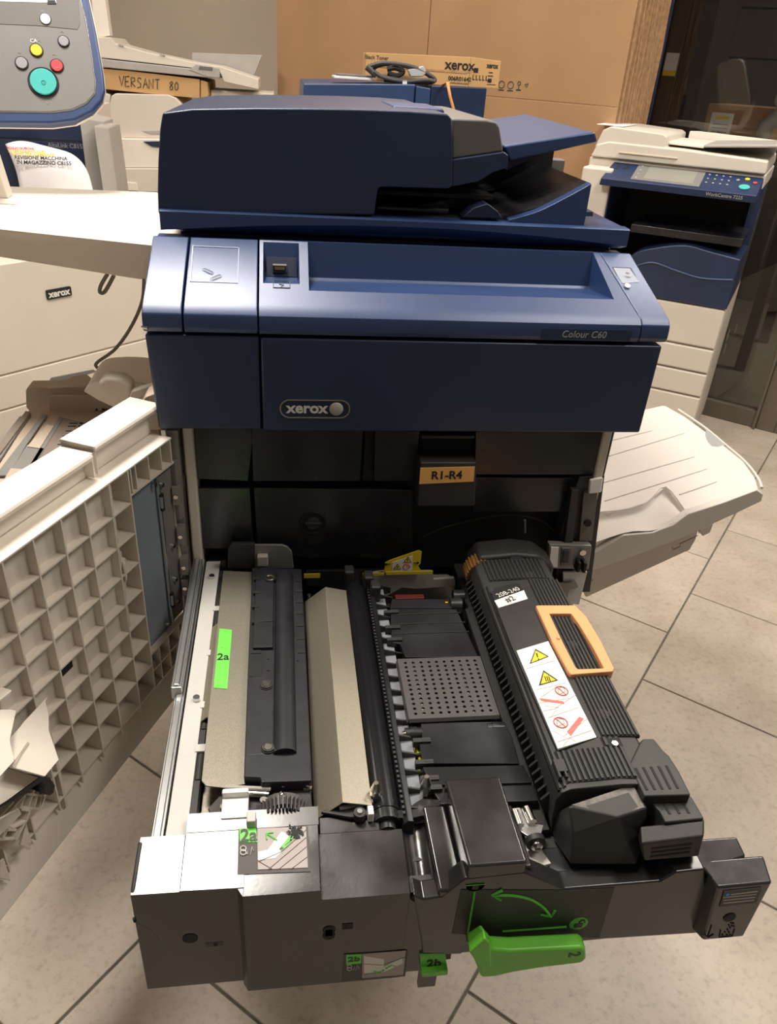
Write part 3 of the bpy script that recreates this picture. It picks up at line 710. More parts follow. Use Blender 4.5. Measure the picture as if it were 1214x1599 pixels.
# ------------------------------------------------------------------ the pulled-out transfer drawer
def zp(px, z): return [onz(u, v, z) for u, v in px]
def plate(name, px, z, th, m, parent, bev=.0012, seg=1, **k):       # flat plate whose top lies at height z
    return MB().slab(zp(px, z), (0, 0, -th)).build(name, m, parent, bev, seg, **k)
DR = MB()
DR.box(-.281, -.255, -.46, .05, .560, .598)            # left beam
DR.box(-.281, .225, -.465, -.447, .47, .575)           # front beam
DR.box(.098, .215, -.44, .05, .540, .575)              # right floor under the fuser
DR.box(-.255, .098, -.447, .05, .500, .515)            # pan
DR.box(-.255, -.247, -.447, .05, .515, .575)
DR = DR.build('transfer_drawer', BLKM, PR, .001, 1); lab(DR, 'pulled out drawer full of rollers and metal plates')
# rails
MB().box(-.296, -.284, -.455, .04, .588, .600).box(-.2935, -.2865, -.455, .04, .598, .603).build('slide_rail', ZINC, DR, .001, 1)
MB().box(-.2995, -.2865, -.247, .04, .594, .612).box(-.2965, -.2895, -.245, .04, .612, .615).build('slide_rail', ZINC, DR, .0015, 2)
MB().box(-.282, -.262, -.462, .03, .596, .601).build('side_flange', WHTM, DR, .0006, 1)
MB().box(-.282, -.240, -.465, -.425, .594, .602).build('flange_corner', WHTM, DR, .0006, 1)
for y in (-.37, -.30, -.22, -.12):
    MB().cyl((-.258, y, .594), (-.258, y + .035, .594), .0055, 14).build('roller_sleeve', BLKM, DR)
MB().cyl((-.258, -.42, .594), (-.258, .0, .594), .0025, 8).build('roller_shaft', STEEL, DR)
for y in (-.335, -.27, -.18, -.09): MB().box(-.264, -.246, y, y + .010, .597, .602).build('cross_tab', WHTM, DR)
MB().box(-.253, -.205, -.43, .02, .578, .582).build('lower_plate', GALVD, DR)
for (u, v) in ((307, 1091), (331, 901)):
    p = onz(u, v, .603); MB().cyl((p.x, p.y, .598), (p.x, p.y, .606), .004, 12).build('drawer_screw', STEEL, DR)
# curved tan guide
cp = [onz(u, v, .600) for u, v in ((324, 980), (311, 1127))]
x0 = -.262; mb = MB(); prof = [(x0 - .004, .588), (x0 - .001, .599), (x0 + .006, .606), (x0 + .016, .608), (x0 + .016, .6065), (x0 + .0065, .6045), (x0 + .0005, .598), (x0 - .0025, .588)]
mb.prism(prof, 'y', cp[1].y, cp[0].y); lab(mb.build('curved_guide', GALV, DR, sharp=50), 'rolled edge of bright tan metal')
# plate marked 2a
P2 = plate('guide_plate', [(349,891),(393,893),(392,1000),(383,1224),(351,1230),(322,1227),(315,1219),(343,942)], .6105, .0016, GALV2, DR, .0004)
G2 = MB().slab(zp([(343,981.5),(362.5,983.5),(355,1075.7),(333.7,1073.6)], .6112), (0,0,-.0007)).build('green_label', GREENL, P2); lab(G2, 'bright green label reading 2a')
p = onz(348.5, 1026, .6113); text('label_lettering', '2a', .017, frame(p, (1,0,0), (0,1,0)), INK, P2, bold=.0002, sx=.95)
for (u, v) in ((347, 1011), (340, 1070)):
    p = onz(u, v, .6113); MB().cyl(p - Vector((0,0,.0003)), p + Vector((0,0,.0002)), .0012, 8).build('label_spot', GREENP, P2)
MB().cyl(onz(352,1229,.611), onz(423,1232,.611), .0022, 8).build('plate_rod', GREYL, DR)
# textured charcoal block beside it
blk_px = [(394,886),(471,888),(477,1000),(487.5,1219),(408,1222),(406,1214),(381,1213),(387,1050)]
BB = plate('duct_cover', blk_px, .620, .035, BLKT, DR, .0015, 2)
xs0, xs1 = -.2085, -.1455
rid = MB(); n = 10; yr0, yr1 = -.365, -.035
vs = []
for i in range(n + 1):
    a = PI*i/n
    vs.append((-.168 - .0125*math.cos(a), yr0 + .004, .6195 + .009*math.sin(a)))
for i in range(n + 1):
    a = PI*i/n
    vs.append((-.168 - .0125*math.cos(a), yr1, .6195 + .009*math.sin(a)))
rid.add(vs, [(i, i+1, i+n+2, i+n+1) for i in range(n)] + [tuple(range(n, -1, -1)), tuple(range(n+1, 2*n+2))])
rid.build('duct_ridge', BLKT, BB, sharp=50)
MB().box(-.2065, -.182, -.195, -.145, .619, .6245).box(-.207, -.182, -.143, -.035, .619, .6235).box(-.2065, -.181, -.360, -.24, .619, .6205).build('duct_step', BLKT, BB, .001, 1)
for (u, v) in ((422, 906), (416, 1070), (419, 1168)):
    p = onz(u, v, .621)
    MB().cyl((p.x, p.y, .6185), (p.x, p.y, .6245 if v < 950 else .6215), .0078, 20).build('screw_recess', BLKD, BB)
    MB().cyl((p.x, p.y, .620), (p.x, p.y, .6255 if v < 950 else .6232), .0042, 14).ring((p.x, p.y, .6252 if v < 950 else .623), (0,0,1), .0055, .0008, 16, 4).build('duct_screw', STEEL, BB)
for i, (u, v) in enumerate([(402,905),(401,926.5),(400,948),(399.5,972),(466,905),(466.5,921),(467.5,938),(468,955.5),(469,974.5),(469.5,995),(471,1016)]):
    p = onz(u, v, .622); x = p.x
    MB().box(x-.0045, x+.0045, p.y-.0028, p.y+.0028, .619, .6242 if u < 410 else .6208).build('vent_slot', BLKD, BB)
a = onz(391.5,1030,.6205); b = onz(409,1056,.6205)
MB().box(a.x, b.x, b.y, a.y, .6190, .6208).build('sensor_window', BLKD, BB)
MB().box(onz(392,1014,.62).x, onz(408,1014,.62).x, onz(400,1021,.62).y, onz(400,1015,.62).y, .619, .6209).build('sensor_window', BLKD, BB)
for (u, v, r) in ((420,1004,.0028),(411,1004,.001),(419,1028,.0014),(419,1046,.0014),(465,1031,.0013)):
    p = onz(u, v, .6247 if v < 1010 else .621)
    MB().cyl((p.x, p.y, p.z-.002), (p.x, p.y, p.z), r, 12).build('pin_hole', BLKD, BB)
# bracket behind it
pts = [ony(u, v, .004) for u, v in ((356,888),(356,856),(362,850),(398,850),(398,888))]
MB().prism([(p.x, p.z) for p in pts], 'y', .004, .012).build('bracket', BLKM, DR, .001, 1)
pts = [ony(u, v, .006) for u, v in ((397,888),(397,851),(440,851),(449,854),(456,862),(459,888))]
MB().prism([(p.x, p.z) for p in pts], 'y', .006, .010).build('bracket', STEELG, DR, .001, 1)
MB().box(ony(402,880,0).x, ony(419,880,0).x, -.004, .006, ony(410,883,0).z, ony(410,867,0).z).build('bracket_tab', GREYL, DR, .002, 2)
# bent silver channel
yb0, yb1 = onz(536,1256,.61).y, onz(506,919,.61).y
xa, xm, xb_ = onz(490,1257,.590).x, onz(536,1256,.613).x, onz(581,1254,.606).x
mb = MB(); mb.prism([(xa,.588),(xm,.613),(xb_,.606),(xb_,.585),(xb_-.0015,.585),(xb_-.0015,.6045),(xm,.6112),(xa,.5865)], 'y', yb0, yb1)
CH = mb.build('metal_channel', GALV, DR, .0005, 1); lab(CH, 'speckled silver channel folded along its middle')
MB().cyl((xa+.006, yb1+.004, .590), (xa+.006, yb1+.004, .597), .003, 10).build('channel_screw', STEEL, CH)
# roller and its housing
MB().cyl((-.0665, -.420, .588), (-.0665, .0, .588), .0160, 48).build('transfer_roller', DRUM, DR)
MB().cyl((-.0665, -.432, .588), (-.0665, -.415, .588), .0150, 40).cyl((-.0665,-.44,.588),(-.0665,-.43,.588),.009,24).build('roller_end', BLKS, DR)
MB().prism([(-.0515,.575),(-.0505,.596),(-.046,.601),(-.0405,.600),(-.0385,.575)], 'y', -.438, -.03).build('roller_housing', BLKG, DR, .0008, 1)
tb = MB()
for i in range(60): tb.box(-.0505, -.0480, -.43 + i*.0065, -.4268 + i*.0065, .600, .6025)
tag(tb.build('toothed_strip', BLKM, DR, smooth=False), None, None, kind='stuff')
MB().box(-.0395, -.0250, -.43, -.035, .586, .590).build('backing_strip', mat('slate_strip', (.22,.23,.25), .4), DR)
MB().box(-.0300, -.016, -.43, -.035, .572, .576).build('fin_channel', BLKD, DR)
fy_ = [-.421 + i*.0242 for i in range(17)]
fm_ = MB().add([(-.0405,0,.5995),(-.0405,.0022,.5995),(-.0135,.0034,.5905),(-.0135,.0012,.5905),(-.0405,0,.578),(-.0405,.0022,.578),(-.0135,.0034,.581),(-.0135,.0012,.581)],
               [(0,1,2,3),(7,6,5,4),(0,4,5,1),(1,5,6,2),(2,6,7,3),(3,7,4,0)]).mesh('guide_fin'); fm_.materials.append(BLKM)
for y in fy_:
    o = bpy.data.objects.new('guide_fin', fm_); COL.objects.link(o); o.parent = DR; o.location = (0, y, 0)
for x, z in ((-.024, .584), (-.021, .588), (-.0225, .580)):
    MB().tube(curve_pts([(x, -.43, z), (x + .002, -.38, z + .001), (x - .001, -.3, z), (x, -.2, z)]), .0014, 6).build('yellow_wire', YWIRE, DR)
# belt deck
zb = .598
D1 = plate('belt_panel', [(610,950),(713,950),(748,1026),(633,1026),(625,1005),(612,1003)], zb, .012, BELT, DR, .001)
plate('belt_panel', [(612,935),(706,935),(712,949),(610,949)], zb + .001, .012, BELT, DR, .001)
plate('belt_panel', [(657,1128),(788,1126),(800,1150),(812,1192),(660,1192),(655,1160),(660,1158)], zb, .012, BELT, DR, .001)
plate('belt_panel', [(660,1197),(818,1194),(832,1222),(672,1226)], zb + .001, .012, BELT, DR, .001)
plate('belt_panel', [(672,1229),(833,1224),(842,1250),(690,1256)], zb - .002, .012, BELT, DR, .001)
for v0 in (960, 975, 990): 
    a, b = onz(618, v0, zb), onz(716 + (v0-950)*.45, v0, zb)
    MB().box(a.x, b.x, a.y - .0006, a.y + .0006, zb - .001, zb + .0008).build('belt_seam', BLKM, D1)
for v0, u0 in ((957,609),(981,611),(1000,614),(1158,656),(1192,660),(1217,668),(1232,673)):
    a = onz(u0, v0, zb); MB().box(a.x - .008, a.x + .012, a.y - .003, a.y + .003, zb - .006, zb + .003).box(a.x + .002, a.x + .011, a.y - .001, a.y + .002, zb + .003, zb + .0034).build('panel_lug', BLKM, DR, .0006, 1)
# perforated plate with real holes: 10 columns by 12 rows
q4 = [onz(u, v, .604) for u, v in ((622,1029),(749,1028),(785,1121),(638,1123))]      # far left, far right, near right, near left
x0 = (q4[0].x + q4[3].x)/2; x1 = (q4[1].x + q4[2].x)/2; y0 = q4[3].y; y1 = q4[0].y
pf = MB(); nc, nr = 10, 12; mx_ = .004; my_ = .004
cw, ch_ = (x1 - x0 - 2*mx_)/nc, (y1 - y0 - 2*my_)/nr
for i in range(nc):
    for j in range(nr):
        ax, ay = x0 + mx_ + i*cw, y0 + my_ + j*ch_; cx_, cy_ = ax + cw/2, ay + ch_/2; r = .0021
        vs = [(cx_ + r*math.cos(2*PI*k/8 + PI/8), cy_ + r*math.sin(2*PI*k/8 + PI/8), .604) for k in range(8)]
        vs += [(ax+cw, ay+ch_, .604), (ax, ay+ch_, .604), (ax, ay, .604), (ax+cw, ay, .604)]
        vs += [(v[0], v[1], .601) for v in vs[:8]]
        pf.add(vs, [(0,1,9,8)[::-1], (1,2,9), (2,3,9), (3,10,9), (4,10,3), (5,10,4), (5,11,10), (6,11,5), (7,11,6), (7,8,11), (0,8,7)] + [(k, (k+1) % 8, (k+1) % 8 + 12, k + 12) for k in range(8)])
for (a, b, c, d) in ((x0, x1, y0, y0+my_), (x0, x1, y1-my_, y1), (x0, x0+mx_, y0+my_, y1-my_), (x1-mx_, x1, y0+my_, y1-my_)):
    pf.add([(a,c,.604),(b,c,.604),(b,d,.604),(a,d,.604)], [(0,1,2,3)])
pf.add([(x0,y0,.604),(x1,y0,.604),(x1,y0-.002,.600),(x0,y0-.002,.600),(x0-.002,y0-.002,.598),(x0-.002,y1,.598),(x0,y1,.604)], [(0,3,2,1),(0,6,5,4)])
PF = pf.build('perforated_plate', PERF, DR, smooth=False); lab(PF, 'grey perforated belt plate')
MB().box(x0 + .001, x1 - .001, y0 + .001, y1 - .001, .592, .5945).build('belt_underlay', BLKD, DR)
for i in (1, 7): MB().box(x0 + mx_ + (i+.3)*cw, x0 + mx_ + (i+.8)*cw, y0 + .004, y1 - .004, .5945, .5952).build('light_strip', WHT, DR)
for (u, v) in ((647,1138),(775,1130)):
    p = onz(u, v, .60); MB().cyl((p.x-.010, p.y, .592), (p.x+.010, p.y, .592), .007, 18).cyl((p.x-.004, p.y, .592), (p.x+.004, p.y, .592), .008, 18).build('belt_pulley', BLKS, DR)
    MB().cyl((p.x-.013, p.y, .592), (p.x+.013, p.y, .592), .0035, 12).build('pulley_shaft', STEEL, DR)
# rear of the drawer: cream bracket, yellow warning flag
pts = [ony(u, v, .012) for u, v in ((562,908),(566,898),(600,893),(676,893),(678,905),(710,903),(712,915),(650,920),(628,918),(606,930),(600,942),(594,940),(590,910))]
MB().prism([(p.x, p.z) for p in pts], 'y', .012, .018).build('rear_bracket', GREYL, DR, .0006, 1)
pts = [ony(u, v, .022) for u, v in ((615,915),(622,900),(700,900),(728,915),(730,935),(700,950),(600,950))]
MB().prism([(p.x, p.z) for p in pts], 'y', .022, .028).build('rear_bracket', STEELG, DR, .0006, 1)
FL = [ony(u, v, .008) for u, v in ((600,894),(602,879),(610,875),(654,860),(659,862),(657,880),(653,884),(657,890),(657,894))]
F_ = MB().prism([(p.x, p.z) for p in FL], 'y', .008, .010).build('warning_flag', YEL, DR); lab(F_, 'yellow warning flag with arrows and triangles')
wp = [ony(u, v, .0078) for u, v in ((612,893),(613,878),(645,868),(644,891))]
MB().prism([(p.x, p.z) for p in wp], 'y', .0074, .008).build('flag_picture', WHT, DR)
def tri(mb, c, s, y, th=.0003):        # triangle in the xz plane
    return mb.prism([(c.x - s, c.z - s*.8), (c.x + s, c.z - s*.8), (c.x, c.z + s*.9)], 'y', y, y + th)
for (u, v) in ((637,874),(621,885)):
    c = ony(u, v, .007); tri(MB(), c, .0062, .0069).build('warning_triangle', INK, DR); tri(MB(), c - Vector((0,0,.0002)), .0046, .0065).build('warning_triangle', YEL, DR)
    MB().box(c.x-.0005, c.x+.0005, .0060, .0066, c.z-.002, c.z+.002).build('exclamation', INK, DR)
c = ony(635, 885, .007); MB().ring((c.x, .007, c.z), (0,1,0), .0048, .0006, 20, 4).build('prohibition_ring', RED, DR)
for (u, s) in ((606, -1), (650, 1)):
    c = ony(u, 881 if s < 0 else 879, .0072)
    MB().box(c.x-.004, c.x+.004, .0068, .0074, c.z-.0006, c.z+.0006).prism([(c.x+s*.005, c.z), (c.x+s*.0015, c.z+.0028), (c.x+s*.0015, c.z-.0028)], 'y', .0068, .0074).build('arrow', INK, DR)
for (a, b) in (((475,896),(500,902)), ((566,895),(600,898)), ((603,893),(676,896))):
    p0, p1 = ony(*a, .006), ony(*b, .006); MB().box(p0.x, p1.x, .0055, .0065, p1.z, p0.z).build('yellow_strip', YEL, DR)
pts = [ony(u, v, .03) for u, v in ((478,908),(478,892),(600,890),(600,925),(478,915))]
MB().prism([(p.x, p.z) for p in pts], 'y', .03, .036).build('rear_crossbar', BLKS, DR, .001, 1)
for (u, v, l) in ((545,905,.02),(575,912,.018),(586,925,.016)):
    p = onz(u, v, .60); MB().box(p.x-.007, p.x+.007, p.y-.01, p.y+.01, .585, .60+l).build('bearing_block', BLKM, DR, .003, 2)
MB().box(-.012, .030, -.072, -.062, .590, .6005).build('terminal_block', mat('dark_red_plastic', (.10,.012,.010), .4), DR, .001, 1)
for (u, v) in ((712,943),(716,930)):
    p = onz(u, v, .60); MB().cyl((p.x-.008, p.y, .598), (p.x+.008, p.y, .598), .010, 20).build('rear_pulley', BLKS, DR)
p = onz(708, 940, .60); MB().cyl((p.x-.012, p.y, .598), (p.x-.008, p.y, .598), .004, 12).build('brass_bush', mat('brass', (.5,.28,.08), .3, metal=1), DR)

# mechanism between the plates and the front cover
MB().box(-.205, -.196, -.440, -.428, .600, .618).build('latch_tab', WHTM, DR, .0015, 2)
p = onz(367, 1262, .61); MB().box(p.x-.013, p.x+.013, p.y-.012, p.y+.012, .600, .611).box(p.x-.013,p.x+.013,p.y+.012,p.y+.018,.60,.618).build('latch_block', WHT, DR, .001, 1)
M1 = [onz(u, v, .606) for u, v in ((425,1238),(440,1228),(468,1222),(485,1230),(488,1262),(455,1262),(432,1250))]
MB().slab(M1, (0,0,-.004)).build('lever_arm', BLKS, DR, .0008, 1)
MB().slab([onz(u, v, .600) for u, v in ((325,1262),(345,1240),(420,1236),(425,1262),(400,1272),(330,1274))], (0,0,-.004)).build('lever_arm', BLKM, DR, .0008, 1)
MB().cyl(onz(352,1236,.608), onz(420,1240,.608), .0022, 10).build('latch_rod', STEEL, DR)
MB().cyl(onz(440,1228,.612), onz(470,1221,.612), .0018, 10).cyl(onz(470,1221,.612), onz(486,1230,.612), .0018, 10).build('latch_rod', STEEL, DR)
sp = []; A_, B_ = onz(437,1240,.612), onz(468,1264,.606); dd_ = (B_-A_); nrm = dd_.orthogonal().normalized(); bn = dd_.normalized().cross(nrm)
for i in range(150):
    t = i/149; a = t*2*PI*14; sp.append(A_ + dd_*t + nrm*(.0035*math.cos(a)) + bn*(.0035*math.sin(a)))
MB().tube(sp, .0006, 5).build('coil_spring', STEEL, DR)
for (u, v) in ((350,1262),(412,1252),(478,1231)):
    p = onz(u, v, .606); MB().cyl((p.x,p.y,.600), (p.x,p.y,.6095), .0038, 12).build('pivot_pin', STEELG, DR)
gc = Vector((-.1700, -.4120, .588)); gm = MB()
for i in range(44):
    gm.M = Matrix.Translation(gc) @ Matrix.Rotation(2*PI*i/44, 4, 'Y') @ Matrix.Rotation(.22, 4, 'X')
    gm.hexa([(-.0012,-.007,.0255),(.0012,-.007,.0255),(.0012,.007,.0255),(-.0012,.007,.0255)], [(-.0006,-.007,.0305),(.0006,-.007,.0305),(.0006,.007,.0305),(-.0006,.007,.0305)])
gm.M = None; gm.cyl((gc.x, gc.y-.007, gc.z), (gc.x, gc.y+.007, gc.z), .0262, 44)
gm.build('drive_gear', PERF, DR, smooth=False)
for (u, v) in ((586,1245),(664,1235)):
    p = onz(u, v, .600)
    MB().cyl((p.x, p.y, .590), (p.x, p.y, .612), .0058, 20).cyl((p.x, p.y, .612), (p.x, p.y, .622), .0058, 20, .0025).build('locating_pin', STEEL, DR)
S1 = [onz(u, v, .597) for u, v in ((583,1257),(613,1255),(620,1264),(634,1264),(650,1252),(660,1246),(688,1248),(690,1256),(676,1262),(668,1272),(640,1278),(616,1276),(584,1272))]
MB().slab(S1, (0,0,-.010)).build('pin_bracket', BLKS, DR, .001, 1)
MB().cyl(onz(530,1262,.603), onz(582,1252,.603), .0025, 8).build('bracket_rod', STEELG, DR)
S2 = [onz(u, v, .601) for u, v in ((501,1268),(520,1258),(548,1258),(560,1252),(580,1254),(583,1272),(548,1276))]
MB().slab(S2, (0,0,-.004)).build('pivot_plate', BLKM, DR, .0008, 1)
p = onz(562, 1269, .605); MB().cyl((p.x,p.y,.598), (p.x,p.y,.606), .006, 20).build('pivot_boss', BLKM, DR); MB().cyl((p.x,p.y,.598), (p.x,p.y,.608), .0028, 12).build('pivot_screw', ZINC, DR)
p = onz(579, 1269, .604); MB().box(p.x-.003, p.x+.003, p.y-.005, p.y+.006, .596, .608).build('nylon_tab', WHT, DR, .0008, 1)
# right bracket with shaft and screw
Sx = [onz(u, v, .600) for u, v in ((800,1264),(815,1255),(828,1285),(846,1285),(847,1295),(838,1308),(822,1310))]
MB().slab([onz(u, v, .596) for u, v in ((798,1262),(800,1285),(816,1300),(832,1310),(846,1302),(850,1288),(828,1284),(812,1260))], (0,0,-.003)).build('hinge_plate', ZINC, DR, .0008, 1)
p = onz(834, 1296, .600); MB().cyl((p.x, p.y-.006, .594), (p.x, p.y-.012, .594), .010, 24).build('hinge_bush', BLKM, DR); MB().cyl((p.x, p.y-.010, .594), (p.x, p.y-.015, .594), .006, 20).cyl((p.x, p.y-.013, .594), (p.x, p.y-.018, .594), .0035, 6).build('hinge_bolt', STEEL, DR)
for (a, b) in (((804,1268),(812,1290)), ((822,1262),(832,1284))): MB().cyl(onz(*a, .600), onz(*b, .600), .0045, 14).build('hinge_shaft', STEEL, DR)
MB().slab([onz(u, v, .580) for u, v in ((818,1310),(836,1312),(862,1348),(845,1352),(822,1340))], (0,0,-.004)).build('hinge_plate', WHTM, DR, .0008, 1)

# ---- glossy black front cover of the drawer
FC = MB()
def seg(x0, x1, pf_, x0b=None, x1b=None):
    """block between x0 and x1 with a yz outline; back edge may sit at other x"""
    x0b = x0 if x0b is None else x0b; x1b = x1 if x1b is None else x1b
    ymin = min(p[0] for p in pf_); ymax = max(p[0] for p in pf_)
    n = len(pf_); vs = []
    for (a, b) in ((x0, x0b), (x1, x1b)):
        for (y, z) in pf_:
            t = (y - ymin)/(ymax - ymin); vs.append((a + (b-a)*t, y, z))
    FC.add(vs, [tuple(range(n)), tuple(range(2*n-1, n-1, -1))] + [(i, i+n, (i+1) % n + n, (i+1) % n) for i in range(n)])
def loft(o0, y0, o1, y1):
    n = len(o0); FC.add([(x, y0, z) for x, z in o0] + [(x, y1, z) for x, z in o1], [tuple(range(n)), tuple(range(2*n-1, n-1, -1))] + [(i, i+n, (i+1) % n + n, (i+1) % n) for i in range(n)])
loft([(-.305,.447),(-.305,.600),(-.2625,.5995),(-.262,.6008),(-.2055,.5990),(-.2055,.447)], -.4955, [(-.304,.447),(-.304,.606),(-.2625,.606),(-.262,.6074),(-.2055,.6074),(-.2055,.447)], -.4405)
loft([(-.2065,.441),(-.2065,.5972),(-.2060,.5972),(-.2060,.441)], -.503, [(-.2115,.441),(-.2115,.5984),(-.2060,.5984),(-.2060,.441)], -.4955)
loft([(-.2060,.441),(-.2060,.5972),(-.1365,.5972),(-.1355,.583),(-.0525,.583),(-.0525,.441)], -.503, [(-.2060,.441),(-.2060,.6074),(-.1365,.6074),(-.1355,.593),(-.0525,.593),(-.0525,.441)], -.4403)
loft([(-.262,.447),(-.262,.6074),(-.1355,.6074),(-.1355,.447)], -.4402, [(-.262,.447),(-.262,.6105),(-.1355,.6105),(-.1355,.447)], -.421)
loft([(-.134,.447),(-.134,.593),(-.075,.593),(-.075,.447)], -.4402, [(-.134,.447),(-.134,.596),(-.075,.596),(-.075,.447)], -.424)
FCo = FC.build('front_cover', COVB, DR, .0022, 3, sharp=60); lab(FCo, 'glossy black front cover, left half')
FC = MB()
# concave groove
gr = MB(); n = 10; gx0, gx1 = -.0525, -.0250
def gp_(i, y, zt): 
    a = PI*i/n; return (gx0 + (gx1-gx0)*(1 - math.cos(a))/2, y, zt - .013*math.sin(a))
vs = [gp_(i, -.5032, .579) for i in range(n+1)] + [gp_(i, -.430, .594) for i in range(n+1)] + [(gx0,-.5032,.55),(gx1,-.5032,.55)]
gr.add(vs, [(i, i+1, i+n+2, i+n+1) for i in range(n)] + [tuple(range(n, -1, -1)) + (2*n+2, 2*n+3)])
gr.box(gx0, gx1, -.5030, -.430, .45, .5498)
gr.build('cover_groove', COVB, DR, sharp=50)
seg(-.0250, .0000, [(-.5045,.57),(-.5045,.585),(-.420,.600),(-.420,.57)], -.0290, -.006)
seg(-.0005, .0555, [(-.5045,.58),(-.5045,.6200),(-.407,.6225),(-.407,.58)], -.0050, .0530)
seg(.0555, .0640, [(-.500,.56),(-.500,.606),(-.425,.600),(-.425,.56)])
FCo2 = FC.build('front_cover', COVB, DR, .0028, 3, sharp=60); lab(FCo2, 'scuffed raised hump of the front cover')
hs0, hs1 = onz(812,1230,.6235), onz(823,1338,.6215)
# centre and right arm, face at y = -.49
yF = -.505
arm_px = [(646,1398),(662,1404),(690,1400),(726,1372),(820,1362),(882,1388),(1032,1376),(1056,1362),(1102,1357),(1102,1457),(946,1467),(700,1491),(660,1489),(658,1470)]
ap = [ony(u, v, yF) for u, v in arm_px]
AR = MB().prism([(p.x, p.z) for p in ap], 'y', yF, yF + .020).build('cover_arm', COVB, DR, .002, 2); lab(AR, 'flat black face of the right arm')
e1 = onz(872,1356,0.600); e2 = onz(1090,1328,.606)
y_b = -.462
MB().hexa([(.055,yF+.004,.53),(.245,yF+.004,.53),(.26,y_b,.53),(.055,y_b,.53)], [(.055,yF+.004,.570),(.245,yF+.004,.572),(.26,y_b,.580),(.055,y_b,.578)]).build('arm_ledge', BLKG, DR, .002, 2)
# end block
fb = [ony(u, v, -.518) for u, v in ((1122,1386),(1207,1378),(1162,1463),(1098,1469))]
tb_ = [onz(1102,1357,.590), onz(1097,1327,.592), onz(1141,1325,.592), onz(1160,1332,.591), onz(1168,1348,.589), onz(1192,1348,.589), onz(1207,1378,.580)]
mb = MB()
sl = ony(1085, 1440, -.492)
yr_ = -.455
mb.hexa([fb[3], fb[2], (fb[2].x, -.49, fb[2].z), (fb[3].x-.012, -.49, fb[3].z)], [fb[0], fb[1], (fb[1].x + .006, -.490, fb[1].z + .003), (fb[0].x-.008, -.490, fb[0].z + .003)])
mb.hexa([(fb[0].x-.012, -.500, .47), (fb[1].x-.012, -.489, .47), (fb[1].x-.010, -.468, .47), (fb[0].x-.02, -.468, .47)], [(fb[0].x-.010, -.500, fb[0].z+.002), (fb[1].x-.012, -.489, fb[0].z+.003), (fb[1].x-.012, -.468, fb[0].z+.006), (fb[0].x-.020, -.468, fb[0].z+.006)])
EB = mb.build('end_block', COVB, DR, .0025, 3); lab(EB, 'projecting glossy end block of the cover')
c = ony(1140, 1433, -.5185); MB().cyl((c.x, -.5188, c.z), (c.x, -.5080, c.z), .0066, 24).build('block_hole', BLKD, EB)
lp = [ony(u, v, -.5186) for u, v in ((1131,1392),(1190,1386),(1182,1409),(1124,1416))]
LB = MB().prism([(p.x, p.z) for p in lp], 'y', -.5189, -.5180).build('block_label', LBLG, EB); lab(LB, 'small grey caution label')
c = ony(1137, 1397, -.5190); MB().cyl((c.x, -.5193, c.z), (c.x, -.5186, c.z), .0022, 12).build('info_dot', mat('blue_ink', (.08,.30,.75), .5), EB)
def tq(name, pxs, y, m, parent):
    p = [ony(u, v, y) for u, v in pxs]; return MB().prism([(a.x, a.z) for a in p], 'y', y - .0003, y).build(name, m, parent)
for k in range(4): tq('caution_line', [(1142 - k*3 if k == 0 else 1130, 1396 + k*4.5), (1184 - k*2, 1391 + k*4.5), (1184 - k*2, 1392.6 + k*4.5), (1142 - k*3 if k == 0 else 1130, 1397.6 + k*4.5)], -.5189, LGINK, EB)
# engraved arrow and toner symbol
def stroke(pts, y, r, name, m, parent):
    P_ = [ony(u, v, y) for u, v in pts]; return MB().tube(P_, r, 5).build(name, m, parent)
stroke([(1112,1445),(1106,1463)], -.5184, .0006, 'arrow', INK, EB); stroke([(1099,1458),(1106,1464),(1115,1459)], -.5184, .0006, 'arrow', INK, EB)
stroke([(1126,1453),(1124,1464),(1144,1462),(1148,1451)], -.5184, .0006, 'toner_symbol', INK, EB)
for (u, v) in ((1129,1460),(1133,1456),(1136,1460),(1139,1456),(1141,1460),(1137,1452),(1141,1449),(1144,1446),(1139,1445),(1143,1442),(1147,1447),(1146,1442)):
    p = ony(u, v, -.5184); MB().cyl((p.x, -.5188, p.z), (p.x, -.5, p.z), .0010, 8).build('toner_dot', INK, EB)
# holes and marks of the left face
c = ony(297, 1465, -.4955); 
MB().cyl((c.x, -.4961, c.z), (c.x, -.49, c.z), .0072, 24).build('cover_hole', BLKD, FCo)
c = ony(337, 1474, -.4955); MB().box(c.x-.010, c.x+.008, -.4960, -.49, c.z-.004, c.z+.004).build('cover_mark', LBLG, FCo, .001, 1); MB().cyl((c.x, -.4964, c.z), (c.x, -.49, c.z), .0022, 12).build('cover_hole', BLKD, FCo)
c = ony(514, 1456, -.503); MB().cyl((c.x, -.5036, c.z+.0045), (c.x, -.50, c.z+.0045), .0062, 20).cyl((c.x, -.5036, c.z-.0050), (c.x, -.50, c.z-.0050), .0062, 20).box(c.x-.0035, c.x+.0035, -.5036, -.50, c.z-.005, c.z+.005).build('keyhole', BLKD, FCo)
c = ony(543, 1446, -.503); MB().box(c.x-.0052, c.x+.0052, -.5036, -.50, c.z-.0042, c.z+.0042).build('square_hole', BLKD, FCo)
MB().tube([(-.3035,-.447,.606),(-.3035,-.489,.6015),(-.3035,-.495,.597)], .0018, 8).build('edge_strap', BLKM, FCo)
stroke([(214,1441),(235,1452),(250,1468),(260,1482)], -.4955, .0002, 'hairline_scratch', LBLG, FCo)
stroke([(209,1434),(211,1439)], -.4960, .0014, 'edge_notch', BLKD, FCo)
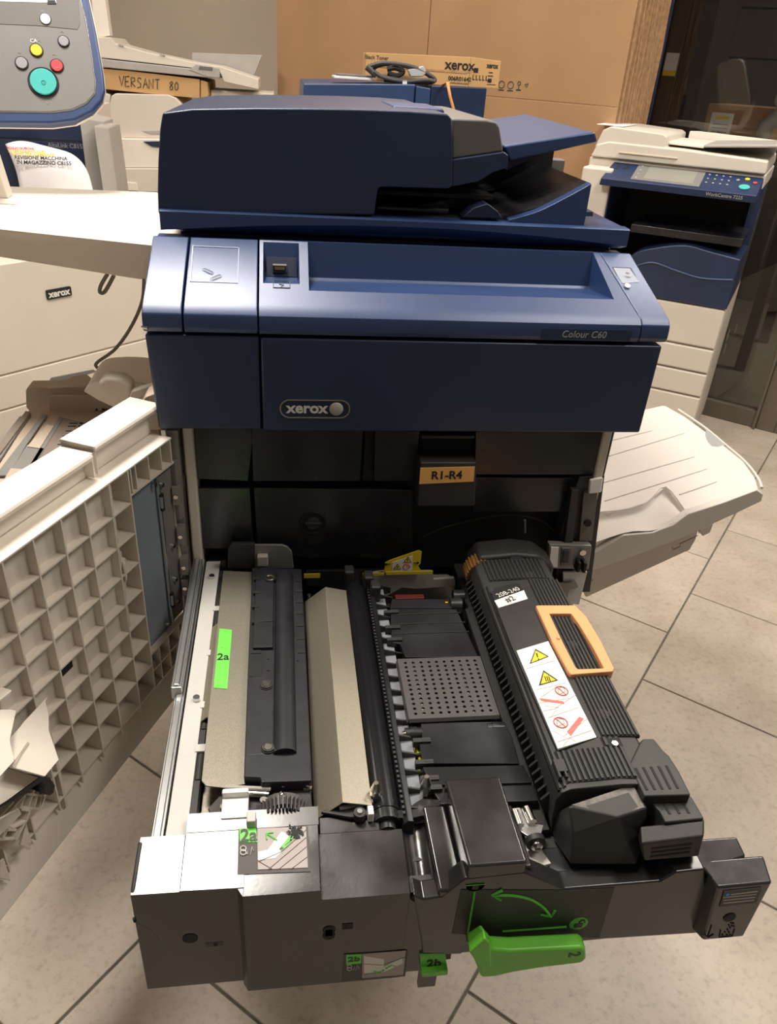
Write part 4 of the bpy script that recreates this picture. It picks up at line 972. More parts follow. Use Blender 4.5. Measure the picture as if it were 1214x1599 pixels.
# picture labels
def face_label(name, a, b, c, d, m, parent, lift=.0004):         # four points already on the surface
    n_ = (Vector(b) - Vector(a)).cross(Vector(d) - Vector(a)).normalized()
    if n_.z < 0 and abs(n_.z) > .4: n_ = -n_
    if abs(n_.z) <= .4 and n_.y > 0: n_ = -n_
    P_ = [Vector(p) + n_*lift for p in (a, b, c, d)]
    return MB().slab(P_, n_*-.0012).build(name, m, parent), n_
TN = Vector((0, -.1622, 1)).normalized()                          # slope of the part of the cover that carries the 2a label
T0 = (0, -.503, .5972)
def ont(u, v, l=.0004): return onp(u, v, Vector(T0) + TN*l, TN)
a, b, c, d = ont(371,1366), ont(485,1361), ont(481,1290), ont(373,1294)
L2, _n = face_label('picture_label', a, b, c, d, LBLG, FCo); lab(L2, 'grey label with green 2a square and hand drawing')
MT = lambda u, v, l=.0012: frame(ont(u, v, l), (1,0,0), TN.cross(Vector((1,0,0))))
a, b, c, d = ont(375,1316,.001), ont(402,1315,.001), ont(400,1293,.001), ont(374,1294,.001)
face_label('green_square', a, b, c, d, GREENL, L2 if False else FCo)
text('label_lettering', '2a', .0175, MT(388.5, 1305, .0016), LBLG, FCo, bold=.0004)
a, b, c, d = ont(403,1358,.001), ont(481,1355,.001), ont(478,1291,.001), ont(402,1294,.001)
face_label('label_picture', a, b, c, d, LBLP, FCo)
def zig(pts, on_, r, m, name, parent): return MB().tube([on_(u, v) for u, v in pts], r, 5).build(name, m, parent)
o1 = lambda u, v: ont(u, v, .0017)
lo = [o1(380 + 4.5*math.cos(t*PI/6), 1325 + 4*math.sin(t*PI/6)) for t in range(12)]; lo2 = [o1(380 + 4.5*math.cos(t*PI/6), 1331 + 4*math.sin(t*PI/6)) for t in range(12)]
MB().tube(lo, .0005, 5, True).tube(lo2, .0005, 5, True).build('jam_symbol', WINK, FCo)
zig([(386,1334),(389,1323),(391,1335),(394,1322),(396,1329)], o1, .0005, WINK, 'jam_symbol', FCo)
zig([(433,1312),(417,1302)], o1, .0009, GREENP, 'green_arrow', FCo); zig([(417,1311),(416,1301),(427,1300)], o1, .0009, GREENP, 'green_arrow', FCo)
# hand and machine drawing
MB().slab([o1(u, v) for u, v in ((403,1330),(418,1327),(425,1318),(440,1298),(452,1305),(440,1322),(446,1325),(430,1340),(403,1343))], (0,0,-.0005)).build('drawn_hand', WHT, FCo)
MB().slab([o1(u, v) for u, v in ((455,1302),(463,1305),(440,1330),(436,1326))], (0,0,-.0004)).build('drawn_lever', GREENP, FCo)
for ln in ([(405,1345),(440,1330),(478,1296)], [(420,1357),(478,1308)], [(436,1357),(479,1322)], [(403,1344),(425,1357)], [(455,1357),(480,1338)], [(445,1320),(470,1300)]):
    zig(ln, o1, .0003, GREYP, 'drawn_line', FCo)
sm_ = MB()
for i in range(90):
    u = random.gauss(461, 6); v = random.gauss(1300, 5)
    p = ont(u, v, .0016); r = random.uniform(.0003, .0012); sm_.box(p.x-r, p.x+r, p.y-r, p.y+r, p.z-.0002, p.z+.0006)
tag(sm_.build('toner_smudge', INK, FCo, smooth=False), None, None, kind='stuff')
# 2b label on the upright face
yl = -.5031
L3 = tq('picture_label', [(537,1490),(637,1484),(633,1524),(534,1532)], yl - .0002, LBLG, FCo); lab(L3, 'grey label with green 2b square')
tq('green_square', [(541,1491),(565,1490),(564,1504),(541,1506)], yl - .0006, GREENL, FCo)
p = ony(553, 1498, yl - .001); text('label_lettering', '2b', .0115, MX(p.x, yl - .0010, p.z), LBLG, FCo, bold=.0003, sx=1.1)
tq('label_picture', [(566,1490),(634,1484),(630,1522),(566,1527)], yl - .0006, LBLP, FCo)
o2 = lambda u, v: ony(u, v, yl - .0010)
lo = [o2(546 + 3.5*math.cos(t*PI/6), 1509 + 2.6*math.sin(t*PI/6)) for t in range(12)]; lo2 = [o2(546 + 3.5*math.cos(t*PI/6), 1513 + 2.6*math.sin(t*PI/6)) for t in range(12)]
MB().tube(lo, .0004, 5, True).tube(lo2, .0004, 5, True).build('jam_symbol', WINK, FCo)
zig([(552,1515),(554,1508),(556,1515),(558,1507),(561,1512)], o2, .0004, WINK, 'jam_symbol', FCo)
MB().slab([o2(u, v) for u, v in ((569,1493),(600,1498),(600,1510),(628,1496),(630,1504),(600,1518),(569,1520))], (0,.0004,0)).build('drawn_hand', WHT, FCo)
for ln in ([(584,1516),(592,1519),(600,1514)], [(603,1512),(612,1507),(618,1509)]): zig(ln, o2, .0008, GREENP, 'green_arrow', FCo)
for ln in ([(568,1505),(598,1507)], [(598,1507),(634,1494)], [(570,1522),(600,1516)]): zig(ln, o2, .0003, GREYP, 'drawn_line', FCo)
# panel with the green swing arrow
ya = yF - .0004
LP = tq('arrow_panel', [(720,1389),(888,1390),(960,1386),(936,1464),(706,1458)], ya + .0002, BLKM, DR); lab(LP, 'matt panel printed with a green swing arrow and padlocks')
o3 = lambda u, v: ony(u, v, ya - .0004)
zig([(742,1391),(731,1457)], o3, .0011, GREENP, 'green_line', DR)
zig([(785,1454),(885,1447)], o3, .0011, GREENP, 'green_line', DR)
arc = curve_pts([(773,1398,0),(800,1398,0),(828,1404,0),(848,1416,0),(860,1430,0)], 6)
zig([(p.x, p.y) for p in arc], o3, .0016, GREENP, 'green_arrow', DR)
zig([(785,1390),(769,1397),(783,1405)], o3, .0016, GREENP, 'green_arrow', DR)
zig([(845,1427),(861,1431),(867,1421)], o3, .0016, GREENP, 'green_arrow', DR)
p = o3(904, 1442); MB().cyl((p.x, p.y-.0004, p.z), (p.x, p.y+.0006, p.z), .0098, 28).build('padlock_disc', GREENP, DR)
MB().box(p.x-.0042, p.x+.0042, p.y-.0010, p.y, p.z-.0055, p.z+.0008).tube([(p.x+.0030+.0028*math.cos(t), p.y-.0006, p.z+.0028+.0035*math.sin(t)) for t in [i*PI/8 - .2 for i in range(10)]], .0008, 5).build('padlock', BLKM, DR)
p = o3(743, 1382); mb = MB(); mb.add([(p.x + .0090*math.cos(a_), p.y - .0004, p.z + .0090*math.sin(a_)) for a_ in [PI + i*PI/12 for i in range(13)]], [tuple(range(13))]); mb.slab([Vector(v) for v in mb.v], (0, .0008, 0)); mb.build('padlock_disc', GREENP, DR)
MB().box(p.x-.0030, p.x+.0030, p.y-.0010, p.y, p.z-.0055, p.z-.0005).build('padlock', BLKM, DR)
# lower black body under the centre and lever pivot
cl = [ony(u, v, -.500) for u, v in ((640,1422),(672,1420),(690,1402),(722,1380),(722,1490),(700,1491),(655,1487))]
MB().prism([(q_.x, q_.z) for q_ in cl], 'y', -.5000, -.486).build('cover_middle', COVB, DR, .0015, 2)
# green lever 2
lv = [ony(u, v, -.528) for u, v in ((757,1466),(770,1484),(800,1486),(911,1480),(916,1484),(917,1498),(909,1505),(850,1512),(800,1520),(775,1526),(752,1528),(745,1510),(733,1482))]
LV = MB().prism([(p.x, p.z) for p in lv], 'y', -.528, -.512).build('green_lever', GREEN, DR, .0035, 3); lab(LV, 'lime green lever embossed with a 2')
st_ = [ony(u, v, -.530) for u, v in ((733,1486),(758,1464),(766,1472),(768,1508),(752,1516))]
MB().prism([(p.x, p.z) for p in st_], 'y', -.531, -.520).build('lever_hub', GREEN, LV, .002, 2)
p = ony(897, 1491, -.5285); text('lever_number', '2', .017, MX(p.x, -.5281, p.z) @ Matrix.Rotation(-PI/2, 4, 'Z'), mat('dark_green_print', (.03,.12,.02), .5), LV, bold=.0003)
p = ony(737, 1468, -.51); MB().cyl((p.x, -.512, p.z), (p.x, -.49, p.z), .0055, 16).build('lever_pivot', STEELG, LV)
# green tab 2b
tbp = [ony(u, v, -.506) for u, v in ((656,1492),(696,1490),(700,1520),(658,1524))]
TB = MB().prism([(p.x, p.z) for p in tbp], 'y', -.506, -.496).build('green_tab', GREENP, DR, .001, 1); lab(TB, 'green pull tab reading 2b')
tlp = [ony(u, v, -.512) for u, v in ((658,1519),(700,1515),(700,1523),(660,1527))]
MB().prism([(p.x, p.z) for p in tlp], 'y', -.512, -.500).build('tab_lip', GREEN, TB, .001, 1)
p = ony(678, 1505, -.5066); text('tab_lettering', '2b', .0175, MX(p.x, -.5062, p.z), INK, TB, bold=.0003, sx=.9)
MB().box(ony(640,1400,-.495).x, ony(720,1400,-.495).x, -.497, -.480, .455, .575).build('cover_backing', BLKM, DR)
MB().box(ony(662,1480,-.495).x, ony(690,1480,-.495).x, -.494, -.488, .40, .47).build('tab_stem', GREYP, TB)

# ------------------------------------------------------------------ fuser cartridge lying in the drawer
FU = thing('fuser_unit', 'ribbed black fuser cartridge with a peach handle lying in the pulled-out drawer', 'fuser', (.155, -.25, .576))
FO = Vector((.155, -.25, .576))
class FB_(MB):                         # shapes given in world coordinates, stored relative to the cartridge
    def build(s, name, m, parent=None, bevel=0.0, seg=2, **k):
        s.v = [tuple(Vector(v) - FO) for v in s.v]
        return MB.build(s, name, m, parent, bevel, seg, **k)
ZT = .645
body = FB_(); body.prism([(.104,.5765),(.100,.600),(.0985,.628),(.103,.640),(.112,ZT),(.165,ZT+.003),(.205,ZT),(.212,.636),(.213,.590),(.208,.5765)], 'y', -.447, -.045)
BO = body.build('body', BLKM, FU, .0015, 2)
end = FB_(); end.prism([(.104,.582),(.100,.628),(.112,.650),(.165,.655),(.20,.650),(.226,.630),(.226,.590)], 'y', -.045, -.0)
end.build('rear_cap', BLKM, FU, .006, 3)
gear = FB_()
for i in range(26):
    a = 2*PI*i/26; gear.box(.116 + .0225*math.cos(a)-.0011, .116 + .0225*math.cos(a)+.0011, -.052, -.026, .622 + .0225*math.sin(a)-.0011, .622 + .0225*math.sin(a)+.0011)
gear.cyl((.116,-.051,.622), (.116,-.027,.622), .0218, 36)
lab(gear.build('brass_gear', mat('amber_plastic', (.22,.11,.035), .4), FU, smooth=False), 'amber toothed ring at the rear')
# long ridges over the top
def ridges(name, x0, x1, ya, yb, n, slope=None):
    mb = FB_(); bed = FB_()
    for i in range(n):
        x = x0 + (x1-x0)*(i+.5)/n; w_ = (x1-x0)/n*.32
        t = (x-.165)/.05; zz = ZT + .003*(1 - min(1, t*t)) if x > .112 else .640 + (x-.103)*.55
        w_ = (x1-x0)/n
        mb.hexa([(x-w_*.36,ya,zz-.002),(x+w_*.36,ya,zz-.002),(x+w_*.36,yb,zz-.002),(x-w_*.36,yb,zz-.002)], [(x-w_*.24,ya+.001,zz+.0022),(x+w_*.24,ya+.001,zz+.0022),(x+w_*.24,yb-.001,zz+.0022),(x-w_*.24,yb-.001,zz+.0022)])
        bed.hexa([(x-w_*.5,ya,zz-.003),(x+w_*.5,ya,zz-.003),(x+w_*.5,yb,zz-.003),(x-w_*.5,yb,zz-.003)], [(x-w_*.5,ya,zz+.0005),(x+w_*.5,ya,zz+.0005),(x+w_*.5,yb,zz+.0005),(x-w_*.5,yb,zz+.0005)])
    tag(bed.build('groove_shade', BLKD, FU, smooth=False), None, None, kind='stuff')  # black sheet under the ridges, paints the shade in the grooves
    o = mb.build(name, BLKM, FU, smooth=False); tag(o, None, None, kind='stuff'); return o
ridges('grip_ridges', .112, .199, -.098, -.048, 15)
ridges('grip_ridges', .166, .210, -.385, -.098, 9)
ridges('grip_ridges', .110, .184, -.440, -.399, 13)
ridges('grip_ridges', .164, .184, -.399, -.386, 3)
ridges('grip_ridges', .101, .110, -.443, -.106, 2)
# side teeth: triangular ribs along the left wall
tm_ = MB(); tm_.add([(0,0,0),(0,.0028,0),(-.0095,.0028,-.012),(-.0095,0,-.012),(0,0,-.040),(0,.0028,-.040)], [(0,1,2,3),(3,2,5,4),(0,3,4),(1,5,2),(0,4,5,1)])
tme_ = tm_.mesh('side_rib'); tme_.materials.append(BLKM)
for i in range(36):
    o = bpy.data.objects.new('side_rib', tme_); COL.objects.link(o); o.parent = FU
    o.location = Vector((.1005, -.432 + i*.0106, .624)) - FO
FB_().box(.089, .101, -.447, -.055, .5785, .585).build('side_ledge', BLKM, FU, .001, 1)
# smooth label bed, labels
zl = ZT + .0040
FB_().slab([onz(u, v, zl - .0004) for u, v in ((766,923),(828,912),(858,1000),(935,1150),(871,1172),(800,1010))], (0,0,-.004)).build('label_bed', BLKM, FU, .0005, 1)
WLp = [onz(u, v, zl) for u, v in ((807,1016),(856.5,1001),(932,1151),(871.6,1169))]
lab(FB_().slab(WLp, (0,0,-.0006)).build('warning_label', WHT, FU), 'long white warning label with yellow triangles and red symbols')
lu = (WLp[1] - WLp[0]).normalized(); lv_ = (WLp[0] - WLp[3]).normalized()     # label axes
def LB_(u, v, l=.0005): return onz(u, v, zl + l)
def lp_(name, pts, m, th=.0004, l=.0005): return FB_().slab([LB_(u, v, l) for u, v in pts], (0,0,-th)).build(name, m, FU)
lp_('warning_triangle', [(827.5,1036.5),(857.5,1025),(836.5,1013)], INK); lp_('warning_triangle', [(830,1034.5),(854.5,1025),(837,1015.5)], YEL, l=.0009)
lp_('exclamation', [(837.2,1020),(839.2,1019.5),(841,1026),(839.5,1026.5)], INK, l=.0012); lp_('exclamation', [(840.3,1028.5),(842,1028),(842.6,1030),(841,1030.3)], INK, l=.0012)
lp_('warning_triangle', [(842,1070.5),(872,1062),(849,1046.5)], INK); lp_('warning_triangle', [(845,1068.2),(868.5,1061.8),(849.8,1049.5)], YEL, l=.0009)
for k in range(3): lp_('heat_line', [(850.5+k*3,1056),(851.7+k*3,1055.6),(854.7+k*3,1063.4),(853.3+k*3,1063.8)], INK, l=.0012)
for (u, v, r) in ((877.5, 1078.5, 11.5), (876, 1128, 12)):
    c = LB_(u, v, .0008); rr = r*.00062
    FB_().ring(c, (0,0,1), rr, .0006, 28, 4).build('prohibition_ring', PINKR, FU)
    FB_().tube([LB_(u-r*.7, v-r*.6, .0008), LB_(u+r*.7, v+r*.6, .0008)], .0005, 5).build('prohibition_bar', PINKR, FU)
    FB_().tube([LB_(u-r*.4, v+r*.5, .0007), LB_(u-r*.5, v-r*.2, .0007), LB_(u-r*.1, v-r*.5, .0007), LB_(u+r*.3, v-r*.4, .0007), LB_(u+r*.5, v+r*.1, .0007), LB_(u+r*.1, v+r*.3, .0007), LB_(u-r*.4, v+r*.5, .0007)], .00025, 5).build('drawn_hand', GREYP, FU)
lp_('red_bar', [(843,1090),(880,1095),(882,1099),(846,1094)], PINKR)
lp_('red_bar', [(886,1142),(905,1119),(912,1122),(892,1149)], PINKR)
for ln in ([(840,1098),(890,1090)], [(848,1110),(866,1107),(900,1084)], [(860,1120),(870,1108)], [(852,1102),(874,1105)], [(866,1142),(880,1150),(918,1122)], [(872,1158),(925,1140)], [(880,1165),(890,1152),(900,1158)], [(846,1088),(870,1072)]):
    FB_().tube([LB_(u, v, .0006) for u, v in ln], .00022, 5).build('drawn_line', LGINK, FU)
for a, b in (((822,1044),(868,1031)), ((838,1077),(884,1066)), ((856,1121),(905,1104))): FB_().tube([LB_(*a, .0005), LB_(*b, .0005)], .0002, 4).build('label_rule', LGINK, FU)
zl2 = ZT + .0045
o1_ = [onz(u, v, zl2) for u, v in ((768,926),(772,918),(806,910),(812,912),(818.5,921.5),(772.5,937.8))]
FB_().slab(o1_, (0,0,-.0008)).build('number_label', INK, FU, .0003, 1)
o2_ = [onz(u, v, zl2) for u, v in ((772.5,937.8),(818.5,921.5),(824.5,935),(779,949))]
FB_().slab(o2_, (0,0,-.0008)).build('number_label', WHT, FU)
ax_ = (o2_[1] - o2_[0]).normalized(); ay_ = Vector((-ax_.y, ax_.x, 0))
text('label_lettering', '208-240', .0115, Matrix.Translation(-FO) @ frame(onz(794,925,zl2+.0003), ax_, ay_), WINK, FU)
text('label_lettering', '#2', .0135, Matrix.Translation(-FO) @ frame(onz(797,936,zl2+.0003), ax_, ay_), INK, FU)
# peach handle: an open frame on the right shoulder
zh = .654; ho = [(837,945),(843,944.6),(899,944.6),(916,962),(940,1002),(960,1043),(958,1048),(893,1053),(888,1048),(862,1000)]
hi_ = [(858.7,958),(866,957.8),(892.5,957.7),(905,975),(926,1010),(943.5,1043),(940,1043.5),(904,1044.5),(900,1042),(880,1003)]
n = len(ho); ht = .012; mb = FB_()
vo = [onz(u, v, zh) for u, v in ho]; vi = [onz(u, v, zh) for u, v in hi_]
vs = vo + vi + [p - Vector((0,0,ht)) for p in vo] + [p - Vector((0,0,ht)) for p in vi]
fs = []
for i in range(n):
    j = (i+1) % n
    fs += [(i, j, n+j, n+i), (2*n+i, 3*n+i, 3*n+j, 2*n+j), (i, 2*n+i, 2*n+j, j), (n+i, n+j, 3*n+j, 3*n+i)]
lab(mb.add(vs, fs).build('handle', PEACH, FU, .0016, 2), 'peach coloured lift handle')
p = onz(872, 997, zh); FB_().cyl((p.x, p.y, zh-.001), (p.x, p.y, zh+.0015), .0022, 12).build('handle_pip', PEACH, FU)
for (u, v) in ((895,1007),(943,1115),(828,898)):
    p = onz(u, v, ZT+.004)
    FB_().ring((p.x, p.y, ZT+.0035), (0,0,1), .0062, .0009, 24, 5).ring((p.x, p.y, ZT+.0035), (0,0,1), .0035, .0008, 20, 5).cyl((p.x, p.y, ZT-.002), (p.x, p.y, ZT+.0035), .006, 24).build('moulded_boss', BLKM, FU)
for (u, v) in ((958,1161),(807,874)):
    p = onz(u, v, ZT+.002); FB_().box(p.x-.0085, p.x+.0085, p.y-.0065, p.y+.0065, ZT-.004, ZT+.0052).build('screw_pocket', BLKD, FU, .002, 2)
    if v > 1000: FB_().cyl((p.x, p.y-.003, ZT), (p.x, p.y-.003, ZT+.0062), .0035, 12).build('pocket_screw', STEEL, FU)
p = onz(876, 1200, ZT+.002); FB_().box(p.x-.006, p.x+.006, p.y-.006, p.y+.010, ZT-.003, ZT+.0052).box(p.x-.006, p.x-.003, p.y-.013, p.y-.005, ZT-.003, ZT+.005).box(p.x+.001, p.x+.004, p.y-.013, p.y-.005, ZT-.003, ZT+.005).build('snap_clip', BLKM, FU, .0008, 1)
# front housing with bevelled faces
A_ = onz(888,1259,.640); B_ = onz(991,1224,.642); C_ = onz(1012,1262,.638); D_ = onz(966,1276,.636); A2_ = onz(905,1256,.641)
def dn(p, z, dx=0, dy=0): return Vector((p.x + dx, p.y + dy, z))
b1_ = dn(A_, .577, .004, -.006); b2_ = Vector((.112, -.490, .577)); b3_ = Vector((.176, -.492, .577)); 
E1 = onz(872,1290,.625); E2 = onz(880,1330,.595); 
mb = FB_()
V = [A_, B_, C_, D_, Vector((.104,-.455,.577)), Vector((.110,-.486,.583)), Vector((.176,-.492,.583)), Vector((.200,-.46,.583)), Vector((.200,-.43,.583)), Vector((.108,-.478,.620)), Vector((.104,-.43,.583))]
mb.add(V, [(0,3,2,1), (0,9,3), (9,5,6,3), (3,6,7,2), (2,7,8,1), (0,10,4,9), (9,4,5), (10,8,7,6,5,4), (0,1,8,10)])
lab(mb.build('front_housing', BLKM, FU, .0022, 2, sharp=20), 'angular black front housing, top face scuffed grey')
mb = FB_(); mb.slab([A_ + Vector((.0035,.001,.0004)), B_ + Vector((-.002,-.001,.0004)), C_ + Vector((-.003,.001,.0004)), D_ + Vector((0,.003,.0004))], (0,0,-.0008))
SCF = mat('scuffed_grey_patch', (0.20, 0.185, 0.165), 0.5, vscale=120, col2=(0.10, 0.094, 0.085))
mb.build('scuffed_face', SCF, FU)
# slotted end block on the right
zt_ = .6480
P_ = [onz(u, v, zt_) for u, v in ((983,1193),(1000,1158),(1004,1153),(1022,1153),(1036,1171),(1046,1180),(1062,1205),(1080,1241),(1007,1243))]
SB = FB_().slab(P_, (0,0,-.058)).build('slotted_block', BLKM, FU, .002, 2)
P2_ = [onz(u, v, .636) for u, v in ((1010,1246),(1080,1242),(1093,1264),(1101,1278),(1040,1284),(1030,1266))]
SB2 = FB_().slab(P2_, (0,0,-.050)).build('slotted_block', BLKM, FU, .002, 2)
def slot(par, a, b, z, wd=.0030):
    a = onz(*a, z); b = onz(*b, z); d_ = (b-a).normalized(); s_ = Vector((-d_.y, d_.x, 0))*wd/2
    return FB_().slab([a-s_, b-s_, b+s_, a+s_], (0,0,-.002)).build('vent_slot', BLKD, par, .0004, 1)
for i in range(5):
    u0 = 993 + i*12.0; slot(SB, (u0, 1198.5 - i*1.0), (u0 + 18.5, 1233.5 - i*.6), zt_ + .0006)
for i in range(3):
    u0 = 1033 + i*15.0; slot(SB2, (u0, 1246.5 - i*.6), (u0 + 14, 1271 - i*.6), .6366)
ft = [ony(u, v, -.498) for u, v in ((993,1291),(1101,1298),(1100,1315),(1092,1338),(1005,1345),(997,1328))]
tp_ = [onz(1028,1265,.625), onz(1100,1280,.628)]
mb = FB_(); f0 = [ony(u, v, -.498) for u, v in ((1002,1318),(1100,1306),(1092,1338),(1006,1345))]
mb.hexa([f0[3], f0[2], (f0[2].x+.004, -.470, f0[2].z), (f0[3].x+.004, -.470, f0[3].z)], [f0[0], f0[1], onz(1101,1281,f0[1].z+.006), onz(1000,1290,f0[0].z+.004)])
FT = mb.build('front_foot', BLKM, FU, .0022, 2)
mb = FB_(); k0 = [onz(u, v, .625) for u, v in ((1030,1268),(1101,1278),(1101,1302),(1035,1306))]; mb.slab(k0, (0,0,-.03)).build('front_step', BLKM, FU, .002, 2)
for i in range(3):
    a = ony(1019 - i*1.5, 1326 + i*6.2, -.4985); b = ony(1081 - i*1.5, 1318.5 + i*6.2, -.4985)
    FB_().slab([a - Vector((0,0,.0011)), b - Vector((0,0,.0011)), b + Vector((0,0,.0011)), a + Vector((0,0,.0011))], (0,.002,0)).build('foot_slot', BLKD, FT)

# ------------------------------------------------------------------ open front door at the left
da = math.radians(24)
DS = Vector((-math.sin(da), -math.cos(da), 0)); DT = Vector((math.cos(da), -math.sin(da), 0)); DH = Vector((-.31, 0, 0))
MD = Matrix.Identity(4)
for r in range(3): MD[r][0] = DS[r]; MD[r][1] = DT[r]; MD[r][2] = (0,0,1)[r]; MD[r][3] = DH[r]
# door coordinates: x = distance from the hinge, y = out of the inner face, z = height
def dpt(u, v, t=0.0):
    p = onp(u, v, DH + DT*t, DT); q_ = p - DH; return (q_.dot(DS), q_.z)
DW = .60
mb = MB(MD); mb.box(.0, DW, -.034, -.030, .405, .82); FD = mb.build('front_door', CREAM, PR, .001, 1); lab(FD, 'open cream front door, ribbed on its inner side')
zlow = onp(198.6, 1183.6, DH - DT*.028, DT).z
zl_o = onp(198.6, 1183.6, DH + DT*.010, DT).z
MB(MD).prism([(-.034,.470),(-.030,.478),(.010,zl_o+.001),(.011,zl_o-.002),(-.034,zl_o-.002)], 'x', -.005, DW).build('lower_flange', CREAM, FD, .001, 1)
MB(MD).box(.139, DW, -.030, -.0115, .598, .816).box(.139, DW, -.030, -.016, .555, .598).build('inner_skin', CREAM, FD)
# caps along the top edge
def dz(u, v, t): return onp(u, v, DH + DT*t, DT).z
mb = MB(MD); c1s = dpt(123.7, 714, -.036)[0]
mb.prism([(-.062,.849),(-.060,.852),(-.018,.8505),(-.016,.847),(-.018,.842),(-.057,.842)], 'x', c1s, DW)
mb.box(c1s, DW, -.060, -.056, .43, .849)
CP1 = mb.build('top_cap', CREAMW, FD, .0008, 1); lab(CP1, 'bright rounded cap along the top of the door')
mb = MB(MD); mb.prism([(-.066,.855),(-.064,.858),(-.020,.8565),(-.018,.853),(-.020,.848),(-.061,.848)], 'x', -.010, c1s - .006); mb.box(-.01, c1s - .006, -.064, -.060, .46, .855)
mb.box(c1s - .008, c1s - .006, -.062, -.018, .82, .857)
CP2 = mb.build('top_cap', CREAMW, FD, .0008, 1)
MB(MD).box(c1s - .001, c1s + .0015, -.058, -.018, .82, .851).build('cap_end', CREAMW, FD)
MB(MD).box(.002, DW, -.030, .000, .8150, .8175).box(.002, DW, -.034, -.030, .81, .845).build('top_ledge', CREAMW, FD, .0005, 1)
# the ribs
vx = [.1005, .138, .182, .2225, .2655, .309, .352, .395, .438, .481, .524, .567]
hz_ = [.7710, .7275, .6840, .6405, .5975, .5545, .5115, .4690]
for x in vx: MB(MD).box(x - .0011, x + .0011, -.031, 0, .456 if x > .12 else .467, .816).build('rib', CREAM, FD)
for z in hz_:
    MB(MD).box(.1005, DW - .02, -.031, -.0006, z - .0011, z + .0011).build('rib', CREAM, FD)
for x in (.0045, .028, .056, .084, .094): MB(MD).box(x - .001, x + .001, -.030, -.001, .781, .816).build('rib', CREAM, FD)
MB(MD).box(.0, .1005, -.030, -.001, .779, .7815).build('rib', CREAM, FD)
for x in (.005, .027, .055, .079): MB(MD).box(x - .001, x + .001, -.030, -.001, .467, .527).build('rib', CREAM, FD)
MB(MD).box(.0, .1005, -.030, -.001, .4965, .4985).build('rib', CREAM, FD); MB(MD).box(.0, .1005, -.030, -.001, .466, .468).build('rib', CREAM, FD); MB(MD).box(.0, .1005, -.030, -.001, .526, .5285).build('rib', CREAM, FD)
for x in (.1305, .1375): MB(MD).box(x - .0008, x + .0008, -.030, -.004, .60, .815).build('rib', CREAM, FD)
c = dpt(149.5, 790, -.028); MB(MD).ring((c[0], -.0113, c[1]), (0,1,0), .0095, .0015, 24, 6).cyl((c[0], -.0130, c[1]), (c[0], -.0110, c[1]), .009, 24).build('moulded_disc', CREAM, FD)
# slot and latches
s0 = dpt(*(360/3.475, 640 + 1460/3.475), -.02)
MB(MD).box(.232, .262, -.030, -.012, .612, .616).box(.232, .262, -.030, -.012, .626, .630).build('latch_shelf', CREAM, FD, .001, 1); MB(MD).box(.234, .258, -.0120, -.0110, .617, .627).build('latch_slot', BLKD, FD)
MB(MD).tube(curve_pts([(.123,-.012,.700),(.127,-.004,.699),(.129,-.002,.693),(.129,-.002,.680),(.128,-.004,.672)]), .0022, 8).build('door_hook', CREAM, FD)
MB(MD).box(.120, .129, -.03, -.004, .698, .702).box(.122, .129, -.03, -.006, .672, .676).box(.119,.1215,-.03,-.01,.655,.71).build('hook_mount', CREAM, FD, .0008, 1)
# blue grey metal plate and hinge strip
MB(MD).box(.030, .099, -.012, -.010, .528, .779).build('metal_plate', BLUEG, FD, .0006, 1)
MB(MD).box(-.012, .000, -.007, .0, .690, .780).build('hinge_strip', STEELG, FD, .0008, 1)
HS = MB(MD).box(-.004, .034, -.010, -.007, .534, .774).build('hinge_strip', STEELG, FD, .0008, 1)
MB(MD).box(-.012, .000, -.007, .0, .537, .615).build('hinge_strip', STEELG, FD, .0008, 1)
MB(MD).box(.032, .036, -.008, -.004, .535, .770).build('strip_fold', ZINC, FD, .0005, 1)
for z in (.737, .577):
    MB(MD).box(.030, .036, -.006, -.001, z - .014, z + .012).build('strip_slot', BLKD, FD, .0008, 1); MB(MD).box(.0335, .0365, -.004, .0, z - .009, z + .008).build('strip_catch', ZINC, FD, .0005, 1)
for (x, z) in ((.026,.758),(.042,.766),(.014,.655),(.016,.60),(.046,.540),(.016,.560)):
    MB(MD).cyl((x, -.008, z), (x, -.0035, z), .0032, 12).build('rivet', STEEL, FD)
for z in (.680, .575): MB(MD).box(.094, .099, -.012, -.004, z-.002, z+.002).build('plate_tab', CREAM, FD)
# pale funnel shaped guides and the slatted bracket at the lower outer end
def dpoly(name, px, t, th, m, bev=.001, parent=None, **k):
    P_ = [dpt(u, v, t) for u, v in px]; mb = MB(MD); mb.slab([(p[0], t, p[1]) for p in P_], (0, -th, 0)); return mb.build(name, m, parent or FD, bev, 1, **k)
z8 = lambda l: [(x/5.0, 1060 + y/5.0) for x, y in l]
def dpoly3(name, px, t0, t1, th, m, bev=.001, parent=None):     # leans outwards: t0 at its top, t1 at its bottom
    v0 = min(p[1] for p in px); v1 = max(p[1] for p in px); P_ = []
    for u, v in px:
        t = t0 + (t1 - t0)*(v - v0)/(v1 - v0); q_ = dpt(u, v, t); P_.append(Vector((q_[0], t, q_[1])))
    return MB(MD).slab(P_, (0, -th*.7, -th*.7)).build(name, m, parent or FD, bev, 1)
lab(dpoly3('paper_guide', z8([(370,140),(355,180),(380,290),(380,400),(458,630),(350,760),(80,685),(120,640),(60,560),(80,460),(160,375),(180,345)]), .000, .075, .003, CREAMW, .0), 'pale curved plastic guide on the door')
lab(dpoly3('paper_guide', z8([(-60,240),(85,240),(125,250),(75,480),(110,640),(0,760),(-160,760)]), .020, .095, .003, CREAMW, .0), 'second pale curved guide, nearer the picture edge')
dpoly3('guide_slot', z8([(215,490),(230,500),(115,640),(100,690),(90,680)]), .044, .070, .001, BEIGE, .0)
